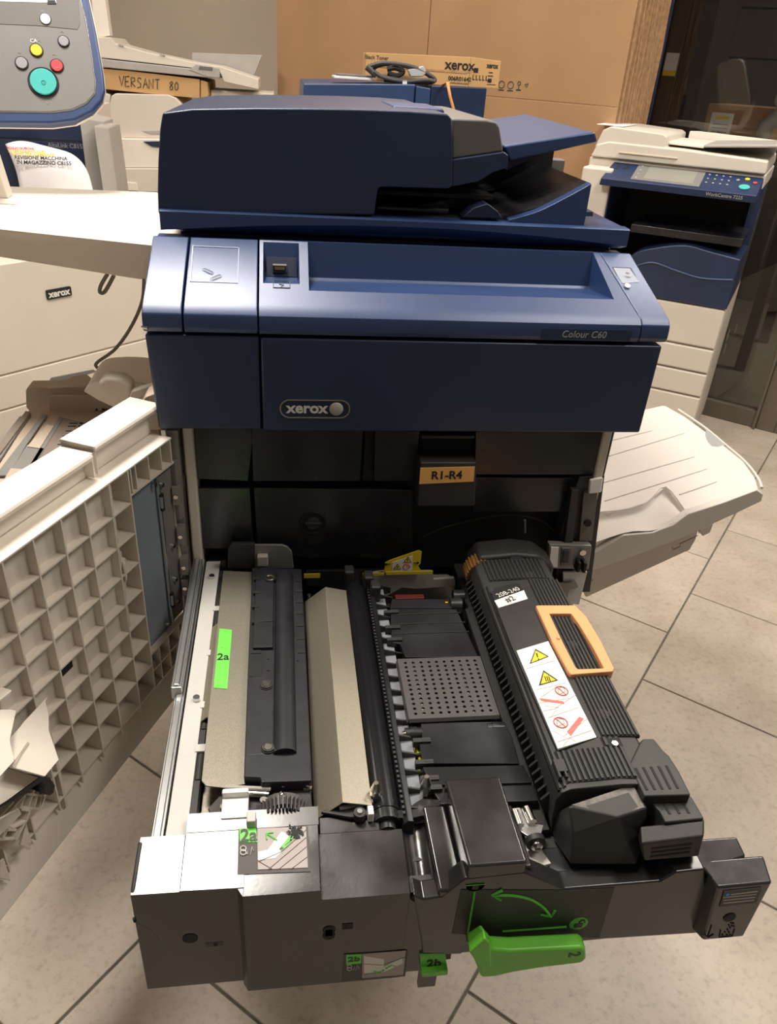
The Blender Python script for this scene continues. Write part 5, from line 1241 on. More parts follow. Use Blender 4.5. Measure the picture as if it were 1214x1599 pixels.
dpoly('guide_foot', z8([(0,160),(100,85),(70,140),(30,160),(-20,200),(-20,100)]), .012, .014, CREAMW)
dpoly3('bracket_top', z8([(60,700),(300,770),(60,945),(-120,1060),(-120,900)]), .040, .085, .006, CREAMW, .0)
lab(dpoly('end_bumper', z8([(205,740),(350,760),(400,780),(435,830),(420,895),(390,915),(360,905),(340,800),(60,980),(0,1010),(0,990),(300,775)]), .038, .022, BLKG), 'black rubber bumper')
def bar(a, b, w_, t, name='bracket_slat', m=CREAM):
    pa, pb = dpt(a[0]/5, 1060 + a[1]/5, t), dpt(b[0]/5, 1060 + b[1]/5, t)
    A = Vector((pa[0], t, pa[1])); B = Vector((pb[0], t, pb[1])); d_ = (B-A).normalized(); s_ = Vector((-d_.z, 0, d_.x))*w_/2
    return MB(MD).slab([A-s_, B-s_, B+s_, A+s_], (0,-.014,0)).build(name, m, FD)
for a, b in (((350,815),(310,1010)), ((345,815),(355,900)), ((210,900),(360,915)), ((160,1005),(310,1015)), ((270,870),(225,1000)), ((310,860),(270,1005)), ((205,905),(160,1010)), ((170,1020),(240,1030)), ((240,1025),(200,1130)), ((205,900),(-60,1190)), ((355,915),(320,1015)), ((100,1170),(205,1115)), ((60,1100),(20,1260)), ((130,1000),(30,1250)), ((0,1080),(110,960)), ((0,1180),(130,1180)), ((-30,1255),(110,1250)), ((200,1120),(130,1260))):
    bar(a, b, .0022, .028)
dpoly('bracket_back', z8([(350,815),(320,1020),(200,1130),(60,1330),(-80,1330),(-80,1080)]), .012, .002, BEIGE)
dpoly('bracket_wedge', z8([(150,1010),(175,1055),(-60,1290),(-80,1140)]), .045, .003, CREAM)
dpoly('corner_fin', z8([(205,1110),(248,1285),(225,1290),(240,1330),(160,1300),(205,1130)]), .010, .003, CREAM)
dpoly('corner_fin', z8([(495,860),(515,950),(480,965),(460,930)]), -.006, .003, CREAM)
dpoly('corner_fin', z8([(35,1400),(90,1580),(0,1560),(0,1430)]), .004, .003, CREAM)
MB(MD).box(.296, .300, -.03, -.001, .45, .60).build('rib', CREAM, FD)

# ------------------------------------------------------------------ catch tray on the right side
zt3 = lambda pts: [onp(u, v, q0, nn0) for u, v in pts]
# the tray rises away from the body; its deck is the plane through (.30,.1,.585), (.64,.1,.66) level along y
nn0 = Vector((-(.66-.585)/.34, 0, 1)).normalized(); q0 = Vector((.30, .1, .585))
deck = [(1075,803),(1186,765),(1180,745),(1162,720),(1130,694),(1095,668),(1070,650),(1040,633),(1034,633),(990,643),(940,655),(900,665),(905,760),(925,800),(950,800),(975,796),(1010,784),(1040,760)]
D3 = zt3(deck); 
for p in D3:
    if p.x < .302: p.x = .302
ctr = MB()
# scoop along the front edge: lower the deck edge between two points
n = len(D3)
TRY = MB().slab(D3, (0, 0, -.012)).build('catch_tray', TRAYW, PR, .003, 3); lab(TRY, 'off-white catch tray sloping up from the right side')
# front apron with the scooped edge
ap_px = [(925,852),(1095,806)]
fl = zt3([(925,852)])[0]; fr_ = zt3([(1186,765)])[0]; sc0 = zt3([(1078,803)])[0]
yfr = .082
ap = [(.302,.600), (sc0.x - .10, .607), (sc0.x - .05, .618), (sc0.x - .01, .636), (sc0.x + .012, fr_.z - .016), (fr_.x - .01, fr_.z - .001), (fr_.x + .002, fr_.z - .010), (fr_.x - .004, fr_.z - .036), (.302, .535)]
ap = [ony(u, v, yfr) for u, v in ((925,866),(975,836),(1020,832),(1052,820),(1075,803),(1130,785),(1183,765),(1193,772),(1190,783),(1150,802),(1060,843),(960,880),(922,893))]
ap = [(max(p.x, .302), p.z) for p in ap]
MB().prism(ap, 'y', yfr, yfr + .016).build('tray_apron', TRAYW, TRY, .002, 2)
sc = MB(); s0_ = onp(1032, 762, q0 + nn0*.001, nn0); 
P_ = [onp(u, v, q0 + nn0*.0012, nn0) for u, v in ((1075,803),(1040,760),(1010,785),(975,795),(925,800),(925,856),(960,850),(1000,838),(1040,826))]
for p in P_: p.x = max(p.x, .303)
# the finger hollow: a dished surface below the deck, drawn as its own shell
dsh = MB(); rows = []
edgeA = curve_pts([P_[4], P_[3], P_[2], P_[1], P_[0]], 4); edgeB = curve_pts([Vector((.303, yfr+.004, ap[0][1]+.003)), Vector((ap[1][0], yfr+.004, ap[1][1]+.002)), Vector((ap[2][0], yfr+.004, ap[2][1]+.002)), Vector((ap[3][0], yfr+.004, ap[3][1]+.001)), Vector((ap[4][0], yfr+.004, ap[4][1]+.001))], 4)
m_ = len(edgeA); vs = []
for k in range(6):
    t = k/5
    for a, b in zip(edgeA, edgeB): p = a.lerp(b, (0, .03, .12, .35, .65, 1)[k]); vs.append((p.x, p.y, p.z - (0, .010, .0125, .010, .006, 0)[k]))
dsh.add(vs, [(k*m_+i, k*m_+i+1, (k+1)*m_+i+1, (k+1)*m_+i) for k in range(5) for i in range(m_-1)])
HOL = TRAYW
lab(dsh.build('finger_hollow', HOL, TRY, sharp=60), 'dished finger hollow in the near edge')
for (a, b, w_) in (((945,690),(1020,672),1), ((938,716),(1070,676),1), ((930,757),(1085,713),1), ((945,782),(1105,732),1), ((1062,772),(1120,752),1.3)):
    pa, pb = onp(*a, q0 + nn0*.0009, nn0), onp(*b, q0 + nn0*.0009, nn0); pa.x = max(pa.x, .303)
    MB().tube([pa, pa.lerp(pb, .5), pb], [.0012*w_, .0012*w_, .0004], 6).build('deck_ridge', TRAYW, TRY)
c = onp(1120, 682, q0 + nn0*.001, nn0)
mb = MB(); NR = 16; pts = []
for i in range(NR + 1):
    a = -2.55 + i/NR*2.9
    pts.append(c + Vector((.055*math.cos(a), .055*math.sin(a), 0)))
cz = [onp(u, v, q0 + nn0*.0008, nn0) for u, v in ((1103,670),(1102,680),(1106,690),(1113,697),(1122,698),(1134,694))]
cz2 = [onp(u, v, q0 + nn0*.0008, nn0) for u, v in ((1108,672),(1112,676),(1118,682),(1125,688),(1130,692),(1134,694))]
lab(MB().slab(cz, (0,0,-.002)).build('thumb_notch', mat('satin_notch', (.62,.62,.62), .2, metal=.5), TRY, .0004, 1), 'smooth thumb notch in the outer rim')
rim = curve_pts([onp(u, v, q0 - nn0*.004, nn0) for u, v in ((1060,640),(1100,667),(1135,696),(1165,722),(1185,748),(1190,762))], 5)
MB().tube(rim, .0026, 8).build('outer_rim', TRAYW, TRY)
yu = .12
up = [ony(u, v, yu) for u, v in ((920,880),(1092,826),(1088,842),(1078,860),(1072,862),(915,934))]
up = [(max(p.x, .302), p.z) for p in up]
MB().prism(up, 'y', yu, yu + .26).build('tray_base', CREAM, TRY, .003, 2)
up2 = [ony(u, v, yu) for u, v in ((1094,829),(1116,816),(1110,832),(1098,838))]
MB().prism([(p.x, p.z) for p in up2], 'y', yu, yu + .22).build('tray_base', CREAM, TRY, .002, 2)
for ln in ([(1050,854),(1052,858),(1063,853),(1062,849),(1090,836)], [(1091,826),(1092,833)], [(918,895),(926,906),(918,910)]):
    MB().tube([Vector((max(p.x, .3), yu - .0003, p.z)) for p in [ony(u, v, yu) for u, v in ln]], .0006, 5).build('base_seam', GREYP, TRY)

# ------------------------------------------------------------------ work shelf with the control panel at the left
ZS = 1.03
t_ = [onz(0,290,ZS), onz(247,300,ZS), onz(238,383,ZS), onz(0,358,ZS)]
ext = lambda a, b, x: a + (b - a)*((x - a.x)/(b.x - a.x))
T4 = [ext(t_[1], t_[0], -.95), ext(t_[0], t_[1], -.304), Vector((-.304, t_[2].y + .012, ZS)), t_[2], ext(t_[2], t_[3], -.95)]
b_ = [onz(0,402,.966), onz(218,437,.966)]
B4 = [T4[0] + Vector((0,0,-.064)), T4[1] + Vector((0,0,-.064)), Vector((-.304, b_[1].y + .05, .966)), Vector((b_[1].x, b_[1].y, .966)), ext(b_[1], b_[0], -.95)]
mb = MB(); n = 5; mb.add(T4 + B4, [tuple(range(n)), tuple(range(2*n-1, n-1, -1))] + [(i, i+n, (i+1) % n + n, (i+1) % n) for i in range(n)])
SH = mb.build('side_shelf', CREAMW, PR, .004, 3); lab(SH, 'cream work shelf attached to the left side')
UP0 = Vector((-.60, .45, 1.10)); UN = Vector((.16, -.90, .40)).normalized()
def onu(u, v, l=0.0): return onp(u, v, UP0 + UN*l, UN)
outp = [(0,193),(80,194),(118,189),(145,175),(160,157),(164,140),(161,112),(150,50),(138,-5),(125,-60),(105,-110),(60,-135),(-80,-140),(-250,-135),(-300,-110),(-310,0),(-300,170),(-270,192)]
inp = [(0,173),(80,174),(112,170),(134,160),(147,145),(148,128),(141,80),(132,30),(122,-8),(112,-50),(95,-90),(60,-108),(-80,-112),(-240,-108),(-285,-90),(-290,0),(-282,155),(-262,172)]
mb = MB(); mb.slab([onu(u, v) for u, v in outp], UN*-.022)
CPN = mb.build('control_panel', NAVYG, PR, .005, 3); lab(CPN, 'tilted control panel with blue rim and round buttons')
mb = MB(); mb.slab([onu(u, v + (3 if v > 100 else -3), .0) + Vector((0,0,0)) for u, v in [(a*1.0 + (2 if a > 60 else 0), b + (5 if b > 60 else -4)) for a, b in outp]], UN*-.0005)
MB().slab([onu(u + (1.5 if u > 60 else 0), v + (3.5 if v > 100 else -2), -.010) for u, v in outp], UN*-.016).build('panel_back', CREAMW, CPN, .004, 2)
MB().slab([onu(u + (2 if u > 60 else 0), v + (2.2 if v > 60 else -2), .0009) for u, v in inp], UN*-.002).build('panel_trim', STEEL, CPN, .0004, 1)
MB().slab([onu(u, v, .0014) for u, v in inp], UN*-.002).build('panel_face', GREYG, CPN, .0004, 1)
LENS = [(-262,-95),(95,-90),(112,-50),(122,-8),(125,38),(121,46),(60,40),(-270,26)]
MB().slab([onu(u, v, .0020) for u, v in LENS], UN*-.001).build('screen_bezel', GREYP, CPN, .0003, 1)
SCR = MB().slab([onu(u, v, .0024) for u, v in ((-240,-85),(72,-80),(88,4),(-250,-4))], UN*-.001).build('touch_screen', SCREEN, CPN)
MB().slab([onu(u, v, .0027) for u, v in ((74,0),(86,0),(88,6),(74,6))], UN*-.0004).build('screen_mark', INK, CPN)
ux = (onu(100,100) - onu(60,100)).normalized(); uy = UN.cross(ux)
def disc(u, v, rp, m, name, l=.0045, ring_=True):
    c = onu(u, v, .0015); r = (onu(u + rp, v) - onu(u, v)).length
    o = MB().cyl(c, c + UN*(l - .0015), r, 28).build(name, m, CPN, .0008, 2)
    if ring_: MB().ring(c + UN*.0006, UN, r*1.10, r*.07 + .0003, 32, 5).build('button_ring', INK, CPN)
    return o
lab(disc(68, 129, 20.5, TEAL, 'start_button', .0065), 'large teal start button')
lab(disc(89, 103, 9.2, REDB, 'stop_button'), 'red stop button'); lab(disc(57, 79, 9.0, YELB, 'clear_button'), 'yellow clear button')
disc(34, 99, 9.0, GRYB, 'round_button'); disc(99.5, 65, 7.8, GRYB, 'round_button'); lab(disc(71, 30, 7.6, LEDW, 'lit_button'), 'white lit button')
def UM(u, v, l): return frame(onu(u, v, l), ux, uy)
cst = onu(68,129,.0068); MB().ring(cst, UN, .0030, .0003, 20, 4).cyl(cst, cst + uy*.0001 + UN*.0002, .0006, 6).build('button_mark', INK, CPN)
cst = onu(90,105,.0048); MB().tube([cst - ux*.002 - uy*.001, cst + ux*.002 - uy*.001], .0003, 4).build('button_mark', WINK, CPN)
text('button_lettering', 'CA', .0075, UM(52.5, 64, .0017), WINK, CPN, bold=.0001)
for (u, v) in ((61,64),(30.5,82.5),(84.5,85.5),(97,50),(67,17.5)):
    c = onu(u, v, .0018); MB().tube([c - ux*.0022, c + uy*.0012, c + ux*.0022 - uy*.0004], .0003, 4).build('button_mark', WINK, CPN)
c = onu(75, 159.5, .0018); MB().tube([c - ux*.0032, c + uy*.0032, c + ux*.0032, c - uy*.0032], .0003, 4, True).tube([c - ux*.001 - uy*.001, c + uy*.0014, c + ux*.001 - uy*.001], .0002, 4).build('start_symbol', WINK, CPN)
# post
pa = onz(18, 316, ZS); 
px_ = onz(30, 318, ZS)
MB().hexa([(px_.x-.062, px_.y-.01, ZS), (px_.x, px_.y-.014, ZS), (px_.x-.004, px_.y+.040, ZS), (px_.x-.062, px_.y+.044, ZS)], [(px_.x-.060, px_.y-.004, ZS+.009), (px_.x-.010, px_.y-.006, ZS+.007), (px_.x-.012, px_.y+.034, ZS+.007), (px_.x-.060, px_.y+.036, ZS+.009)]).build('post_foot', CREAM, CPN, .002, 2)
MB().hexa([(px_.x-.058, px_.y-.001, ZS+.007), (px_.x-.014, px_.y-.003, ZS+.007), (px_.x-.016, px_.y+.03, ZS+.007), (px_.x-.058, px_.y+.032, ZS+.007)], [(px_.x-.064, px_.y-.03, ZS+.15), (px_.x-.026, px_.y-.03, ZS+.15), (px_.x-.026, px_.y+.0, ZS+.15), (px_.x-.064, px_.y+.0, ZS+.15)]).build('panel_post', CREAM, CPN, .002, 2)
# support under the shelf and cables
MB().tube(curve_pts([ony(168,428,.32), ony(158,445,.32), ony(156,456,.32), ony(164,455,.32), ony(178,430,.32)]), .0030, 8).build('shelf_cable', CABLEG, SH)
MB().tube(curve_pts([ony(225,430,.36), ony(222,470,.36), ony(205,510,.36), ony(180,545,.36), ony(152,566,.36), ony(152,574,.36), ony(166,582,.36)]), .0028, 8).build('shelf_cable', CABLEG, SH)

# ------------------------------------------------------------------ bypass feeder folded out at the left side
zf = .735
BF = MB().slab([onz(u, v, zf) for u, v in ((-60,800),(60,757),(250,757),(250,640),(45,640),(-60,780))], (0,0,-.012)).build('bypass_tray', BEIGE, PR, .002, 2); lab(BF, 'beige paper feed tray folded out behind the open door')
# drop points that would fall inside the body
bw1 = [onz(u, v, zf) for u, v in ((44,646),(150,646),(200,650),(245,652))]
def upright(name, a, b, z0, z1, th, m, bev=.002, parent=BF):
    a = Vector((a.x, a.y, z0)); b = Vector((b.x, b.y, z0)); d_ = (b - a).normalized(); nrm_ = Vector((-d_.y, d_.x, 0))*th
    return MB().hexa([a, b, b + nrm_, a + nrm_], [Vector((p.x, p.y, z1)) for p in (a, b, b + nrm_, a + nrm_)]).build(name, m, parent, bev, 2)
yw = bw1[0].y + .01
def wall_px(name, px, y, th, m, bev=.0015):
    P_ = [ony(u, v, y) for u, v in px]
    return MB().prism([(min(p.x, -.304), p.z) for p in P_], 'y', y, y + th).build(name, m, BF, bev, 2)
wall_px('rear_wall', [(40,611),(42,606),(137,604),(163,614),(193,630),(215,640),(230,650),(200,690),(120,670),(75,644),(51,647),(41,637)], yw + .03, .035, BEIGE)
wall_px('paper_guide', [(76,621),(78,618.5),(143,618.5),(183,633),(197,647),(196,672),(165,672),(145,662),(144.6,651),(94,648),(86,657),(77,655)], yw, .006, BEIGE)
GB = mat('grey_brown_plastic', (0.27, 0.225, 0.19), 0.5, var=0.05)
sl = MB().slab([onz(u, v, zf + .004) for u, v in ((92,650),(143,662),(117,709),(75,757),(38,757),(45,728))], (0,0,-.003)).build('size_slider', GB, BF, .0008, 1); lab(sl, 'grey slider plate with size marks')
GR2 = mat('grey_rail_plastic', (0.25, 0.245, 0.235), 0.5, var=0.05)
for px in ([(30,650),(45,648),(-5,725),(-25,722)], [(66,646),(74,647),(42,693),(14,742),(-8,742)], [(92,650),(99,652),(44,742),(36,742)], [(42,694),(70,700),(44,742),(14,740)]):
    MB().slab([onz(u, v, zf + .005) for u, v in px], (0,0,-.003)).build('slide_rail', GR2, BF, .0008, 1)
MB().slab([onz(u, v, zf + .008) for u, v in ((40,641),(48,643),(0,708),(-12,706))], (0,0,-.012)).build('slide_rail', GB, BF, .001, 1)
for px in ([(74,663),(84,665),(62,700),(42,697)], [(17,731),(42,733),(28,752),(4,752)]):
    MB().slab([onz(u, v, zf + .0062) for u, v in px], (0,0,-.0008)).build('rail_window', BEIGE, BF)
c = onz(90, 721, zf + .0045); MB().ring(c, (0,0,1), .0075, .0012, 24, 5).tube([c - Vector((.004,0,0)), c + Vector((.004,0,0))], .0010, 5).build('arrow_mark', INK, BF)
for k, (u, v) in enumerate(((127,661),(125,665.5),(122,673),(117,681),(110,694))):
    c = onz(u, v, zf + .0045); MB().box(c.x-.002, c.x+.002, c.y-.002, c.y+.002, c.z-.001, c.z+.0006).box(c.x-.018, c.x-.006, c.y-.0008, c.y+.0008, c.z-.001, c.z+.0004).build('size_mark', INK, BF)
p = ony(166, 640, yw - .0005); text('guide_lettering', 'MAX', .0065, frame(p, (1,0,-.10), (0,0,1)), INK, BF, bold=.0002)
for u in (151, 181): 
    c = ony(u, 639 + (u-151)*.12, yw - .0008); MB().prism([(c.x-.0022, c.z-.002), (c.x+.0022, c.z-.002), (c.x, c.z+.0022)], 'y', yw - .0008, yw).build('max_arrow', INK, BF)
a, b = ony(147, 641, yw - .0006), ony(184, 646, yw - .0006); MB().tube([a, b], .0004, 4).build('max_line', INK, BF)
MB().slab([onz(u, v, zf - .01) for u, v in ((-40,800),(0,764),(120,764),(60,806),(-60,840))], (0,0,-.03)).build('front_skirt', CREAM, BF, .003, 2)
# rounded cream hood between the feeder and the body
hd = curve_pts([ony(137,600,.22), ony(150,588,.22), ony(180,584,.22), ony(215,585,.22), ony(245,590,.22)], 5)
pts = [(min(p.x, -.304), p.z) for p in hd] + [(-.304, hd[-1].z - .06), (ony(200,632,.22).x, ony(200,632,.22).z), (ony(160,614,.22).x, ony(160,614,.22).z)]
MB().prism(pts, 'y', .19, .30).build('feed_hood', CREAMW, BF, .008, 3)
pts = [ony(u, v, .17) for u, v in ((152,598),(165,588),(190,590),(205,600),(208,615),(195,627),(170,618))]
MB().prism([(min(p.x, -.304), p.z) for p in pts], 'y', .165, .20).build('feed_flap', CREAM, BF, .006, 3)
pts = [ony(u, v, .155) for u, v in ((205,612),(240,600),(243,612),(208,628),(198,630))]
MB().prism([(min(p.x, -.304), p.z) for p in pts], 'y', .155, .17).build('feed_lever', CREAM, BF, .002, 1)
pts = [ony(u, v, .10) for u, v in ((226,620),(247,612),(252,672),(200,672))]
MB().prism([(min(p.x, -.304), p.z) for p in pts], 'y', .10, .14).build('feed_cheek', BEIGE, BF, .002, 1)
MB().box(-.42, -.303, .12, .32, .60, zf - .013).build('feeder_housing', BEIGE, BF, .003, 2)
MB().hexa([onz(76,607,.79), onz(150,600,.79), onz(136,588,.79), onz(120,590,.79)], [p + Vector((0,0,.004)) for p in (onz(76,607,.79), onz(150,600,.79), onz(136,588,.79), onz(120,590,.79))]).build('feed_fin', BEIGE, BF)

# ================================================================== OTHER MACHINES
# --- cream machine with the black badge, behind the shelf
bo = Vector((-.94, 1.173, 0)); ba = math.radians(45.8)
BM = thing('cream_printer', 'large cream machine with a black name badge behind the work shelf at the left', 'printer', bo, ba)
BX = Vector((math.cos(ba), math.sin(ba), 0)); BY = Vector((-math.sin(ba), math.cos(ba), 0))
def onb(u, v): p = onp(u, v, bo, BY) - bo; return (p.dot(BX), p.z)
ztb = onb(0, 413)[1]; z1_ = .4505; z2_ = onb(0, 642)[1]
mbx = MB().box(-1.1, .78, .004, .35, .03, ztb - .002).build('machine_body', CREAM, BM, .003, 2)
dr_ = box('upper_cover', CREAM, BM, -1.1, .78, -.002, .006, z1_ + .003, ztb, .003)
box('paper_drawer', CREAM, BM, -1.1, onb(235,528)[0]-.0, -.002, .006, z2_ + .002, z1_ - .002, .003)
box('paper_drawer', CREAM, BM, -1.1, .78, -.002, .006, .05, z2_ - .003, .003)
box('end_cover', CREAM, BM, onb(235,528)[0] + .004, .78, -.002, .006, z2_ + .002, z1_ - .002, .003)
g0, g1 = onb(70, 598), onb(150, 577)
mb = MB(); mb.prism([(g0[0], g0[1]-.012), (g0[0]+.02, g0[1]+.012), (g1[0]-.01, g1[1]+.004), (g1[0], g1[1]-.006)], 'y', -.004, .004); mb.build('grip_recess', GREYP, BM, .002, 1)
pa_, pb_ = onb(71, 460), onb(110, 455)
bz = onb(90, 457)[1]; bxm = (pa_[0] + pb_[0])/2; bwd = (pb_[0] - pa_[0])
MB().prism(rrect(pa_[0], pb_[0], bz - bwd*.17, bz + bwd*.17, bwd*.05), 'y', -.006, -.001).build('badge_plate', INK, BM)
text('badge_lettering', 'xerox', bwd*.34, frame(Vector((bxm, -.0062, bz)), (1,0,0), (0,0,1)), WINK, BM, bold=.001)
for x in (-.9, -.2, .5): MB().cyl((x, .08, .03), (x+.025, .08, .03), .03, 16).build('castor', BLKM, BM)
# --- blue fronted machine seen above the shelf, with a printed notice
y2 = 1.98
def xat(u, v, y): return ony(u, v, y).x
xa0, xa1 = xat(-80, 230, y2), xat(133, 230, y2); za0 = ony(60, 195, y2).z; za1 = ony(60, 219, y2).z; za2 = ony(60, 262, y2).z
AM = thing('blue_front_printer', 'dark blue fronted printer behind the shelf carrying a printed white notice', 'printer', ((xa0+xa1)/2, y2, 0))
ox = (xa0+xa1)/2
LW = (xa1-xa0)/2
box('machine_body', CREAM, AM, -LW, LW, .012, .50, .03, za0 + .05, .003)
box('upper_panel', NAVY, AM, -LW, LW, .0, .012, za1 + .002, za0 + .06, .003)
box('lower_panel', NAVY, AM, -LW, LW, -.004, .012, za2 - .1, za1 - .002, .003)
p = ony(104, 228, y2 - .006); text('name_lettering', 'AltaLink C8155', .019, frame(Vector((p.x - ox, -.0045, p.z)), (1,0,0), (0,0,1)), SINK, AM)
x0_, x1_ = xa1 - ox, xat(163, 230, y2) - ox
mb = MB(); mb.hexa([(x0_, -.03, .03), (x1_, .05, .03), (x1_, .2, .03), (x0_, .2, .03)], [(x0_, -.03, za0 + .03), (x1_, .05, za0+.018), (x1_, .2, za0+.018), (x0_, .2, za0+.03)]).build('side_cover', GREYL, AM, .004, 2)
x2_, x3_ = xat(166, 230, y2) - ox, xat(188, 230, y2) - ox
mb = MB(); mb.hexa([(x2_, -.06, .03), (x3_, .0, .03), (x3_, .2, .03), (x2_, .1, .03)], [(x2_-.02, -.06, za0+.012), (x3_-.03, .0, za0+.004), (x3_-.03, .2, za0+.004), (x2_-.02, .1, za0+.012)]).build('side_door', GREYL, AM, .006, 2)
# notice: a sheet drooping over the machine's front
NS = thing('printed_notice', 'white printed notice curling down in front of the blue machine, above the shelf', 'paper', (xat(75, 250, 1.9), 1.9, ZS))
no = Vector((xat(75, 250, 1.9), 1.9, ZS))
cols = 14; lines = []
left = curve_pts([ony(8,225,1.95), ony(15,240,1.9), ony(26,270,1.86), ony(34,310,1.84)], 5); right = curve_pts([ony(70,228,1.95), ony(112,240,1.9), ony(136,266,1.86), ony(148,310,1.84)], 5)
vs = []; 
for a, b in zip(left, right):
    for i in range(cols + 1):
        t = i/cols; p = a.lerp(b, t) + Vector((0, -.02*math.sin(PI*t), .014*math.sin(PI*t)))
        vs.append(p - no)
nr_ = len(left); mb = MB(); mb.add(vs, [(r*(cols+1)+i, r*(cols+1)+i+1, (r+1)*(cols+1)+i+1, (r+1)*(cols+1)+i) for r in range(nr_-1) for i in range(cols)])
so = mb.build('sheet', PAPER, NS, sharp=80); so.modifiers.new('thickness', 'SOLIDIFY').thickness = .0008
def nline(body, u, v, size, m, dy=-.035): 
    p = ony(u, v, 1.87 + dy) - no; text('notice_lettering', body, size, frame(p, (1,0,.02), (0,.5,1)), m, NS, bold=.0004, sx=.98)
nline('IN MAGAZZINO C8155', 69, 254.5, .0165, INK); nline('REVISIONE MACCHINA', 64, 247, .0158, INK)
nline('C8155 PER CAMBIARE', 52, 241.5, .0135, YEL); nline('STAMPATA A COLORI', 42, 236.5, .0115, YEL, -.02); nline('FOGLIO DI PROVA', 32, 232, .0100, RED, .0)
# --- cream copier further back
y3 = 2.62
CPo = Vector((xat(205, 200, y3), y3, 0)); c0 = CPo.x
CPm = thing('cream_copier', 'cream copier standing further back under the cartons at the left', 'printer', CPo)
def bp(name, px, ya, yb, m, bev=.004):
    P_ = [ony(u, v, ya) for u, v in px]; return MB().prism([(p.x - c0, p.z) for p in P_], 'y', ya - y3, yb - y3).build(name, m, CPm, bev, 3)
bp('upper_housing', [(172,215),(172,160),(174,150),(180,146),(262,148),(275,153),(284,163),(284,217)], y3, y3 + .45, CREAM)
bp('side_housing', [(150,205),(150,140),(172,148),(172,206)], y3 + .02, y3 + .4, CREAM)
bp('shoulder', [(180,216),(186,238),(190,262),(300,262),(300,218)], y3 - .02, y3 + .4, CREAMW)
bp('lower_cabinet', [(188,263),(190,300),(300,300),(300,263)], y3 - .03, y3 + .4, CREAM)
x0c, x1c = ony(190,300,y3).x - c0, ony(300,300,y3).x - c0
MB().box(x0c, x1c, -.03, .4, .02, ony(200,298,y3).z).build('base_cabinet', CREAM, CPm, .004, 2)
bp('front_panel', [(192,284),(214,286),(216,298),(194,297)], y3 - .036, y3 - .03, CREAMW, .001)
bp('grip_shadow', [(220,204),(284,203),(284,211),(235,210)], y3 - .002, y3 + .01, GREYL, .002)
bp('blue_display', [(224,221),(284,220),(284,233),(238,229)], y3 - .026, y3 - .018, NAVY, .001)
# --- carton on top of the copier
y4 = 2.64; zc0 = ony(284, 150, y4).z
K0 = ony(155, 140, y4); 
kp = [ony(u, v, y4) for u, v in ((150,138),(150,106),(200,110),(312,124),(312,154),(230,146))]
co = Vector((kp[0].x, y4, min(p.z for p in kp)))
CT = thing('carton', 'flat brown carton with handwritten black capitals on its side, on the cream copier', 'box', co)
MB().prism([(p.x - co.x, p.z - co.z) for p in kp], 'y', 0, .42).build('carton_body', CARD2, CT, .002, 1)
ke = [ony(u, v, y4 + .002) for u, v in ((313,125),(324,128),(326,150),(322,153),(313,154))]
MB().prism([(p.x - co.x, p.z - co.z) for p in ke], 'y', .004, .42).build('end_flap', CARD2, CT, .003, 1)
# handwritten words as ink strokes
def ink(pts): MB().tube([ony(u, v, y4 - .001) - co for u, v in pts], .0016, 5).build('ink_stroke', INK, CT)
L_ = {'V': [[(0,0),(.4,1),(.8,0)]], 'E': [[(.7,0),(0,0),(0,1),(.7,1)], [(0,.5),(.55,.5)]], 'R': [[(0,1),(0,0),(.6,.1),(.6,.4),(0,.5),(.7,1)]], 'S': [[(.7,.1),(.2,0),(.05,.3),(.6,.6),(.6,.95),(0,1)]],
      'A': [[(0,1),(.4,0),(.8,1)], [(.15,.6),(.65,.6)]], 'N': [[(0,1),(0,0),(.7,1),(.7,0)]], 'T': [[(0,0),(.8,0)], [(.4,0),(.4,1)]], '8': [[(.6,.15),(.3,0),(.05,.2),(.6,.7),(.5,1),(.15,1),(.05,.7),(.6,.2)]], '0': [[(.35,0),(.05,.3),(.1,.85),(.4,1),(.65,.7),(.6,.2),(.35,0)]]}
for i, ch in enumerate('VERSANT'):
    for st_k in L_[ch]: ink([(186.5 + i*9.3 + a*9.0, 118.5 + i*.95 + b*15.5 - a*.2) for a, b in st_k])
for i, ch in enumerate('80'):
    for st_k in L_[ch]: ink([(265 + i*7.8 + a*8.5, 127 + i*1.0 + b*13) for a, b in st_k])
# --- loose covers and trays lying on the carton
def loose(name, label, cat, px, ya, yb, m, extra=None, bev=.003):
    P_ = [ony(u, v, ya) for u, v in px]; o0 = Vector((sum(p.x for p in P_)/len(P_), ya, min(p.z for p in P_)))
    t = thing(name, label, cat, o0)
    MB().prism([(p.x - o0.x, p.z - o0.z) for p in P_], 'y', 0, yb - ya).build('shell', m, t, bev, 2)
    for nm, px2, yy, th, m2 in (extra or []):
        Q = [ony(u, v, yy) for u, v in px2]; MB().prism([(p.x - o0.x, p.z - o0.z) for p in Q], 'y', yy - ya, yy - ya + th).build(nm, m2, t, .001, 1)
    return t
loose('glass_cover', 'flat grey green cover plate lying on the handwritten carton', 'cover', [(150,91),(343,112),(343,123),(300,119),(150,104)], 2.63, 2.98, GREYL, [('latch', [(312,103),(332,105),(332,110),(310,108)], 2.625, .005, GREYP), ('latch_mount', [(295,109),(306,101),(343,107),(343,121),(325,120)], 2.628, .004, GREYL)])
loose('paper_tray_cover', 'pale cream copier cover lying tilted on the stack at the left', 'cover', [(150,58),(172,58),(180,68),(230,82),(300,97),(345,104),(404,124),(404,140),(350,128),(343,111),(150,89)], 2.66, 3.0, CREAM, [('moulded_notch', [(185,68),(193,70),(193,73),(185,71)], 2.655, .005, GREYL), ('moulded_notch', [(250,83),(258,85),(258,88),(250,86)], 2.655, .005, GREYL)])
loose('upright_panel', 'narrow cream panel standing upright beside the control panel', 'panel', [(140,-20),(162,-20),(172,56),(150,60)], 2.72, 2.78, CREAMW)
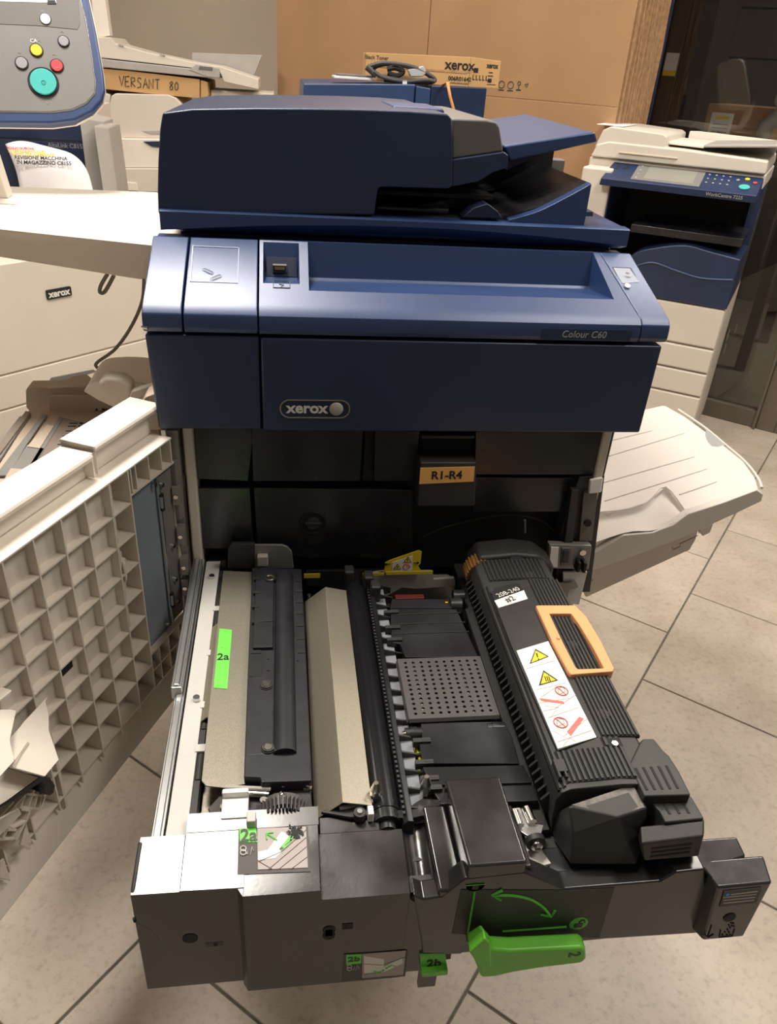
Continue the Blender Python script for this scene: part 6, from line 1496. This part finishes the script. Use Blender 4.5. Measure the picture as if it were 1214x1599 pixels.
loose('document_lid', 'speckled pale grey lid lying on the far end of the stack', 'lid', [(300,82),(410,86),(396,121),(300,100)], 3.01, 3.05, GREYL, None, .002)
lc = Vector((xat(330,160,2.72), 2.72, 0)); wdt = xat(428,160,2.72) - lc.x
LCb = thing('low_cabinet', 'cream cabinet top just showing behind the navy document feeder', 'cabinet', lc)
box('cabinet_body', CREAM, LCb, 0, wdt, 0, .26, .02, ony(380,143,2.72).z, .004)

# --- blue machine behind the main printer
y5 = 1.52
b0x, b1x = xat(471, 145, y5), xat(773, 145, y5); zt5 = ony(560, 130, y5).z
BB5 = thing('blue_printer', 'blue topped printer hidden behind the main copier, carrying a toner carton', 'printer', ((b0x+b1x)/2, y5, 0))
o5 = (b0x+b1x)/2
W5 = (b1x-b0x)/2
box('machine_body', CREAM, BB5, -W5, W5, .02, .55, .03, 1.02, .004)
xs = xat(648, 150, y5) - o5; xs2 = xat(672, 150, y5) - o5
zl_, zm_, zr_ = ony(471,130,y5).z, ony(640,131,y5).z, ony(773,139,y5).z
MB().hexa([(-W5,.0,1.02),(xs,.0,1.02),(xs,.55,1.02),(-W5,.55,1.02)], [(-W5+.006,.004,zl_),(xs,.0,zm_),(xs,.55,zm_+.0),(-W5+.006,.55,zl_+.0)]).build('feeder_cover', NAVYG, BB5, .004, 2)
MB().hexa([(xs+.002,-.004,1.02),(xs2,-.004,1.02),(xs2,.5,1.02),(xs+.002,.5,1.02)], [(xs+.002,-.004,zm_-.004),(xs2,-.004,zm_-.008),(xs2,.5,zm_-.002),(xs+.002,.5,zm_)]).build('cover_hinge', NAVYG, BB5, .003, 2)
MB().hexa([(xs2+.002,-.0,1.02),(W5,.10,1.02),(W5,.55,1.02),(xs2+.002,.55,1.02)], [(xs2+.002,.0,zm_),(W5,.10,zr_),(W5,.55,zr_),(xs2+.002,.55,zm_)]).build('feeder_cover', NAVY, BB5, .004, 2)
# toner carton
tc0 = ony(571, 88, 1.62); tc1 = ony(735, 84, 1.60); zb5 = max(zm_, zl_) + .0005
tx0, tx1 = xat(571, 110, 1.60), xat(734, 110, 1.60); tzt = ony(650, 85, 1.60).z
TC = thing('toner_carton', 'long tan toner carton with black printed name on top of the blue printer', 'box', (tx0, 1.60, zb5))
TL = tx1 - tx0; TH = tzt - zb5; te = xat(780, 110, 1.68) - tx0
MB().prism([(0,0),(TL,0),(TL,TH+.003),(0,TH-.004)], 'y', 0, .10).build('carton_body', CARD2, TC, .001, 1)
MB().hexa([(TL+.0008,.0,0),(te,.07,0),(te,.12,0),(TL+.0008,.10,0)], [(TL+.0008,.0,TH+.003),(te,.07,TH-.001),(te,.12,TH-.001),(TL+.0008,.10,TH+.003)]).build('carton_end', CARD2, TC, .001, 1)
MB().prism([(0,TH*.48),(TL*.97,TH*.46),(TL,TH*.52),(TL,TH*.55),(0,TH*.52)], 'y', -.0012, .0).build('flap_edge', CARDE, TC)
text('carton_lettering', 'xerox', .036, frame(Vector((TL*.90, -.0008, TH*.73)), (1,0,0), (0,0,1)), INK, TC, bold=.0008)
text('carton_lettering', 'Black Toner', .014, frame(Vector((TL*.10, -.0008, TH*.80)), (1,0,0), (0,0,1)), INK, TC)
text('carton_lettering', '006R01642', .015, frame(Vector((TL*.91, -.0008, TH*.26)), (1,0,0), (0,0,1)), INK, TC, bold=.0003)
text('carton_lettering', 'www.xerox.com', .008, frame(Vector((TL*.91, -.0008, TH*.12)), (1,0,0), (0,0,1)), INK, TC)
ex = Vector((te - TL, .07, 0)).normalized(); en = Vector((ex.y, -ex.x, 0))
def EP(t, z): return Vector((TL + .001, 0, 0)) + Vector((te-TL-.001, .07, 0))*t + Vector((0,0,z)) + en*.0008
text('carton_lettering', 'xerox', .020, frame(EP(.72, TH*.80), ex, (0,0,1)), INK, TC, bold=.0004)
def eb(t0, t1, z0, z1): MB().slab([EP(t0, z0), EP(t1, z0), EP(t1, z1), EP(t0, z1)], en*-.0005).build('printed_mark', INK, TC)
eb(.12,.26,TH*.52,TH*.68)
for k in range(5): eb(.10+k*.11, .17+k*.11, TH*.26, TH*.29); eb(.10+k*.11, .12+k*.11, TH*.26, TH*.44)
eb(.62,.74,TH*.20,TH*.34); eb(.60,.78,TH*.42,TH*.45); eb(.62,.76,TH*.54,TH*.57); eb(.6,.9,TH*.12,TH*.14)
# power cable, small tablet, orange strap
cb0 = Vector((xat(625, 118, 1.56), 1.56, zb5))
PC = thing('power_cable', 'coiled dark grey power cable with a pale plug in front of the toner carton', 'cable', cb0)
def cq(u, v, y, z=None): p = ony(u, v, y); return p - cb0
for k, pts in enumerate([[(578,103,1.56),(600,98,1.555),(640,103,1.55),(668,115,1.55),(680,126,1.55),(660,130,1.55),(620,124,1.55),(590,118,1.55)],
                         [(590,118,1.57),(585,106,1.57),(610,100,1.57),(650,108,1.57),(672,120,1.57),(668,129,1.57),(640,127,1.57),(600,125,1.565)],
                         [(585,112,1.545),(600,121,1.54),(632,127,1.54),(665,125,1.54),(680,127,1.54)]]):
    MB().tube(curve_pts([cq(*p) for p in pts], 6), .0052, 8).build('cable_loop', CABLE, PC)
MB().cyl(cq(573,104,1.55), cq(588,119,1.55), .009, 12, .007).build('cable_connector', CABLE, PC)
MB().tube(curve_pts([cq(605,108,1.56), cq(618,106,1.56), cq(630,112,1.56), cq(620,118,1.56), cq(606,114,1.56)], 5), .007, 8).build('cable_tie_bundle', INK, PC)
P_ = [cq(637,109,1.545), cq(662,103,1.545), cq(667,114,1.545), cq(660,120,1.545), cq(642,120,1.545)]
MB().slab(P_, (0,.02,0)).build('plug', mat('pale_grey_plug', (.42,.45,.47), .45), PC, .003, 2)
MB().slab([cq(629,126,1.535), cq(636,126,1.535), cq(636,133,1.535), cq(629,134,1.535)], (0,.003,0)).build('cable_tag', WHT, PC)
tb0 = onz(522, 126, zb5); 
TBt = thing('flat_tablet', 'thin white framed tablet lying on the blue printer beside the cable', 'tablet', (tb0.x, 1.56, zb5))
tw = xat(585,122,1.56) - xat(522,122,1.56)
tb0x = xat(522,122,1.56); TBt.location.x = tb0x
MB().box(0, tw, 0, .12, 0, .007).build('tablet_case', WHT, TBt, .002, 2)
MB().box(.008, tw-.002, .006, .11, .007, .013).build('tablet_pad', GREYP, TBt, .002, 2)
sx0 = xat(697, 130, 1.50); ss = [ony(697,128,1.512), ony(701,150,1.50), ony(708,176,1.497), ony(712,200,1.497)]
so_ = Vector((ss[0].x, 1.5, zb5))
STp = thing('orange_strap', 'narrow orange brown strap hanging down the front of the blue printer', 'strap', so_)
mb = MB(); vs = []
for p in [Vector((ss[0].x - .004, 1.56, zb5 + .002))] + ss:
    vs += [p - so_, p + Vector((.0085, 0, 0)) - so_]
mb.add(vs, [(2*i, 2*i+1, 2*i+3, 2*i+2) for i in range(len(vs)//2 - 1)])
stp = mb.build('strap_band', mat('orange_strap_card', (.62,.27,.09), .7), STp); stp.modifiers.new('thickness', 'SOLIDIFY').thickness = .002

# --- copier at the right, turned to face the aisle
ra = math.radians(-34)
RXD = Vector((math.cos(ra), math.sin(ra), 0)); RYD = Vector((-math.sin(ra), math.cos(ra), 0))
rc = Vector((1.36, 1.55, 0)); RW = .585; ro = rc - RXD*RW
RP = thing('office_copier', 'cream office copier with a blue control strip and blue paper exit, standing at the right', 'printer', ro, ra)
def onr(u, v, d=0.0):                 # on the copier's front (d = distance behind it)
    p = onp(u, v, ro + RYD*d, RYD) - ro; return Vector((p.dot(RXD), d, p.z))
def onrs(u, v):                       # on its right side
    p = onp(u, v, rc, RXD) - ro; return Vector((p.dot(RXD), p.dot(RYD), p.z))
def rpoly(name, px, d, th, m, bev=.003, par=RP, sgn=2, **k):
    P_ = [onr(u, v, d) for u, v in px]; return MB().prism([(p.x, p.z) for p in P_], 'y', d, d + th).build(name, m, par, bev, sgn, **k)
zA = onr(1134, 484).z; zB = onr(1118.5, 547.4).z; zC = onr(1108, 585.4).z; zD = onr(1098, 622).z
RD = .56
box('lower_cabinet', CREAM, RP, 0, RW, .01, RD, .03, zA, .006, 3)
for (a, b) in ((zB + .003, zA - .003), (zC + .003, zB - .003), (zD + .003, zC - .003), (.05, zD - .003)):
    d_ = box('front_cover' if a > zB else 'paper_drawer', CREAM, RP, .002, RW - .002, -.004, .012, a, b, .006, 3)
    if a < zB and a > .1: MB().prism([(RW*.28, b - .036), (RW*.30, b - .026), (RW*.62, b - .036), (RW*.45, b - .048)], 'y', -.006, 0).build('drawer_grip', BEIGE, d_, .001, 1)
for i, (u, v) in enumerate(((1137,523),(1149,514),(1162,502),(1132,545))):
    p = onrs(u, v); MB().box(RW + .0, RW + .002, p.y-.03, p.y+.03, p.z-.022, p.z+.022).build('side_vent', GREYL, RP, .001, 1)
    for k in range(5): MB().box(RW + .001, RW + .003, p.y-.026, p.y+.026, p.z-.018+k*.009, p.z-.0155+k*.009).build('vent_slat', BEIGE, RP)
# paper exit cavity: left cream column, back wall, right column, scanner on top
zP = onr(1181, 318, -.03).z
box('left_column', CREAM, RP, 0, .105, -.0, RD, zA, zP + .05, .008, 3)
box('exit_back', BLKD, RP, .105, RW, .36, RD, zA, zP + .03, .002)
MB().box(.1055, .109, .01, .36, zA, zP + .02).build('exit_lining', NAVYD, RP)
box('right_rear_column', CREAM, RP, RW - .03, RW, .33, RD, zA, zP + .05, .004)
box('right_blue_column', NAVY, RP, RW - .034, RW + .001, .30, .335, zA, zP + .04, .003)
# blue wave-fronted exit tray
wv = curve_pts([onr(975,420,-.006), onr(990,396,-.006), onr(1030,386,-.006), onr(1072,383,-.006), onr(1110,393,-.006), onr(1155,405,-.006)], 6)
zx = zA + .002
pts = [(max(.10, p.x), p.z) for p in wv]; xe = RW + .001
pts = [(min(x, xe), z) for x, z in pts]
if pts[-1][0] < xe - .002: pts.append((xe, pts[-1][1]))
pts += [(xe, zx), (.085, zx), (.085, pts[0][1])]
XT = MB().prism(pts, 'y', -.006, .334).build('exit_tray', NAVY, RP, .006, 3); lab(XT, 'blue exit tray with wavy front')
wv2 = curve_pts([onr(990,416,-.008), onr(1020,410,-.008), onr(1055,422,-.008), onr(1095,434,-.008), onr(1145,437,-.008)], 6)
wv2 = [Vector((min(p.x, xe - .004), p.y, p.z)) for p in wv2]
MB().tube(wv2, .003, 8).build('wave_line', NAVYG, XT)
box('middle_shelf', BLKG, RP, .2, RW - .01, .03, .34, zA + (zP - zA)*.58, zA + (zP-zA)*.66, .003)
# control strip
NAVYM = mat('mid_navy_plastic', (0.012, 0.028, 0.085), 0.42, bump=0.08)
cs = MB(); zq = zP
fp = onr(981, 294, -.03); 
x0r, x1r = .075, RW - .0
cs.hexa([(x0r, -.035, zq), (x1r, -.035, zq), (x1r, .10, zq + .01), (x0r, .10, zq + .01)], [(x0r+.004, -.040, zq + .024), (x1r-.004, -.040, zq + .024), (x1r-.002, .10, zq + .072), (x0r+.012, .10, zq + .072)])
CS = cs.build('control_strip', NAVYM, RP, .004, 3); lab(CS, 'blue control strip with keypad and small screen')
cN = Vector((0, -(.072-.024), .140)).normalized(); cU = Vector((0, .140, .048)).normalized()
def CSP(x, t, l=.0006): return Vector((x, -.040 + .140*t, zq + .024 + .048*t)) + cN*l
def cquad(name, x0, x1, t0, t1, m, l=.0008): return MB().slab([CSP(x0,t0,l), CSP(x1,t0,l), CSP(x1,t1,l), CSP(x0,t1,l)], cN*-.0006).build(name, m, CS)
cquad('screen_surround', .175, .40, .10, .92, GREYG); cquad('touch_screen', .215, .375, .20, .88, mat('grey_lcd', (.25,.25,.22), .3), .0012)
for k in range(4): MB().cyl(CSP(.19, .2+.2*k), CSP(.19, .2+.2*k, .002), .0035, 10).build('mode_button', GREYL, CS)
for i in range(4):
    for k in range(3): MB().cyl(CSP(.415+.022*i, .35+.2*k), CSP(.415+.022*i, .35+.2*k, .002), .0035, 10).build('keypad_button', GREYL, CS)
MB().cyl(CSP(.535, .32), CSP(.535, .32, .003), .017, 20).build('start_button', TEAL, CS)
MB().cyl(CSP(.535, .72), CSP(.535, .72, .003), .008, 14).build('clear_button', YELB, CS)
MB().cyl(CSP(.562, .58), CSP(.562, .58, .003), .007, 14).build('stop_button', REDB, CS); MB().cyl(CSP(.508, .62), CSP(.508, .62, .003), .006, 14).build('round_button', GRYB, CS)
cquad('port_mark', .105, .115, .55, .8, INK); cquad('port_mark', .13, .145, .6, .75, INK)
text('name_lettering', 'WorkCentre 7225', .015, frame(Vector((.485, -.0402, zq + .0125)), (1,0,0), (0,-.2,1)), SINK, CS, bold=.0003)
# scanner deck and document feeder
zS = zq + .072
box('scanner_deck', CREAM, RP, -.002, RW + .002, .085, RD, zq + .03, zS + .004, .006, 3)
lidz = onr(1214, 275, .06).z
zL = zS + .006
LD = MB().prism([(.004, zL), (RW - .002, zL), (RW, zL + .012), (RW - .004, zL + .040), (.30, zL + .050), (.06, zL + .052), (.02, zL + .040)], 'y', .07, RD).build('platen_cover', CREAM, RP, .006, 3)
hx = [(.012, zL + .030), (.03, zL + .085), (.055, zL + .098), (.235, zL + .090), (.250, zL + .082), (.252, zL + .052), (.27, zL + .046), (.20, zL + .03)]
DFm = MB().prism(hx, 'y', .075, RD - .06).build('document_feeder', CREAM, LD, .006, 3)
MB().box(.10, .30, .065, .07, zL + .018, zL + .024).build('lid_scoop', BEIGE, LD, .002, 1)
MB().hexa([(.24,.12,zL+.058),(.37,.12,zL+.056),(.37,.42,zL+.056),(.24,.42,zL+.058)], [(.24,.12,zL+.068),(.37,.12,zL+.066),(.37,.42,zL+.066),(.24,.42,zL+.068)]).build('input_shelf', CREAMW, DFm, .003, 2)
MB().hexa([(.37,.10,zL+.060),(.60,.10,zL+.080),(.60,.44,zL+.080),(.37,.44,zL+.060)], [(.37,.10,zL+.068),(.60,.10,zL+.088),(.60,.44,zL+.088),(.37,.44,zL+.068)]).build('input_tray', GREYL, DFm, .003, 2)
MB().prism([(.27, zL+.04), (.58, zL + .04), (.58, zL + .085), (.45, zL + .088), (.30, zL + .092), (.27, zL+.09)], 'y', .44, .46).build('rear_guide', CREAMW, DFm, .002, 1)
pz = [onr(968,208,.3), onr(1008,208,.3)]
MB().box(-.005, .09, .12, .36, zL + .0985, zL + .1003).build('loose_sheet', PAPER, DFm)
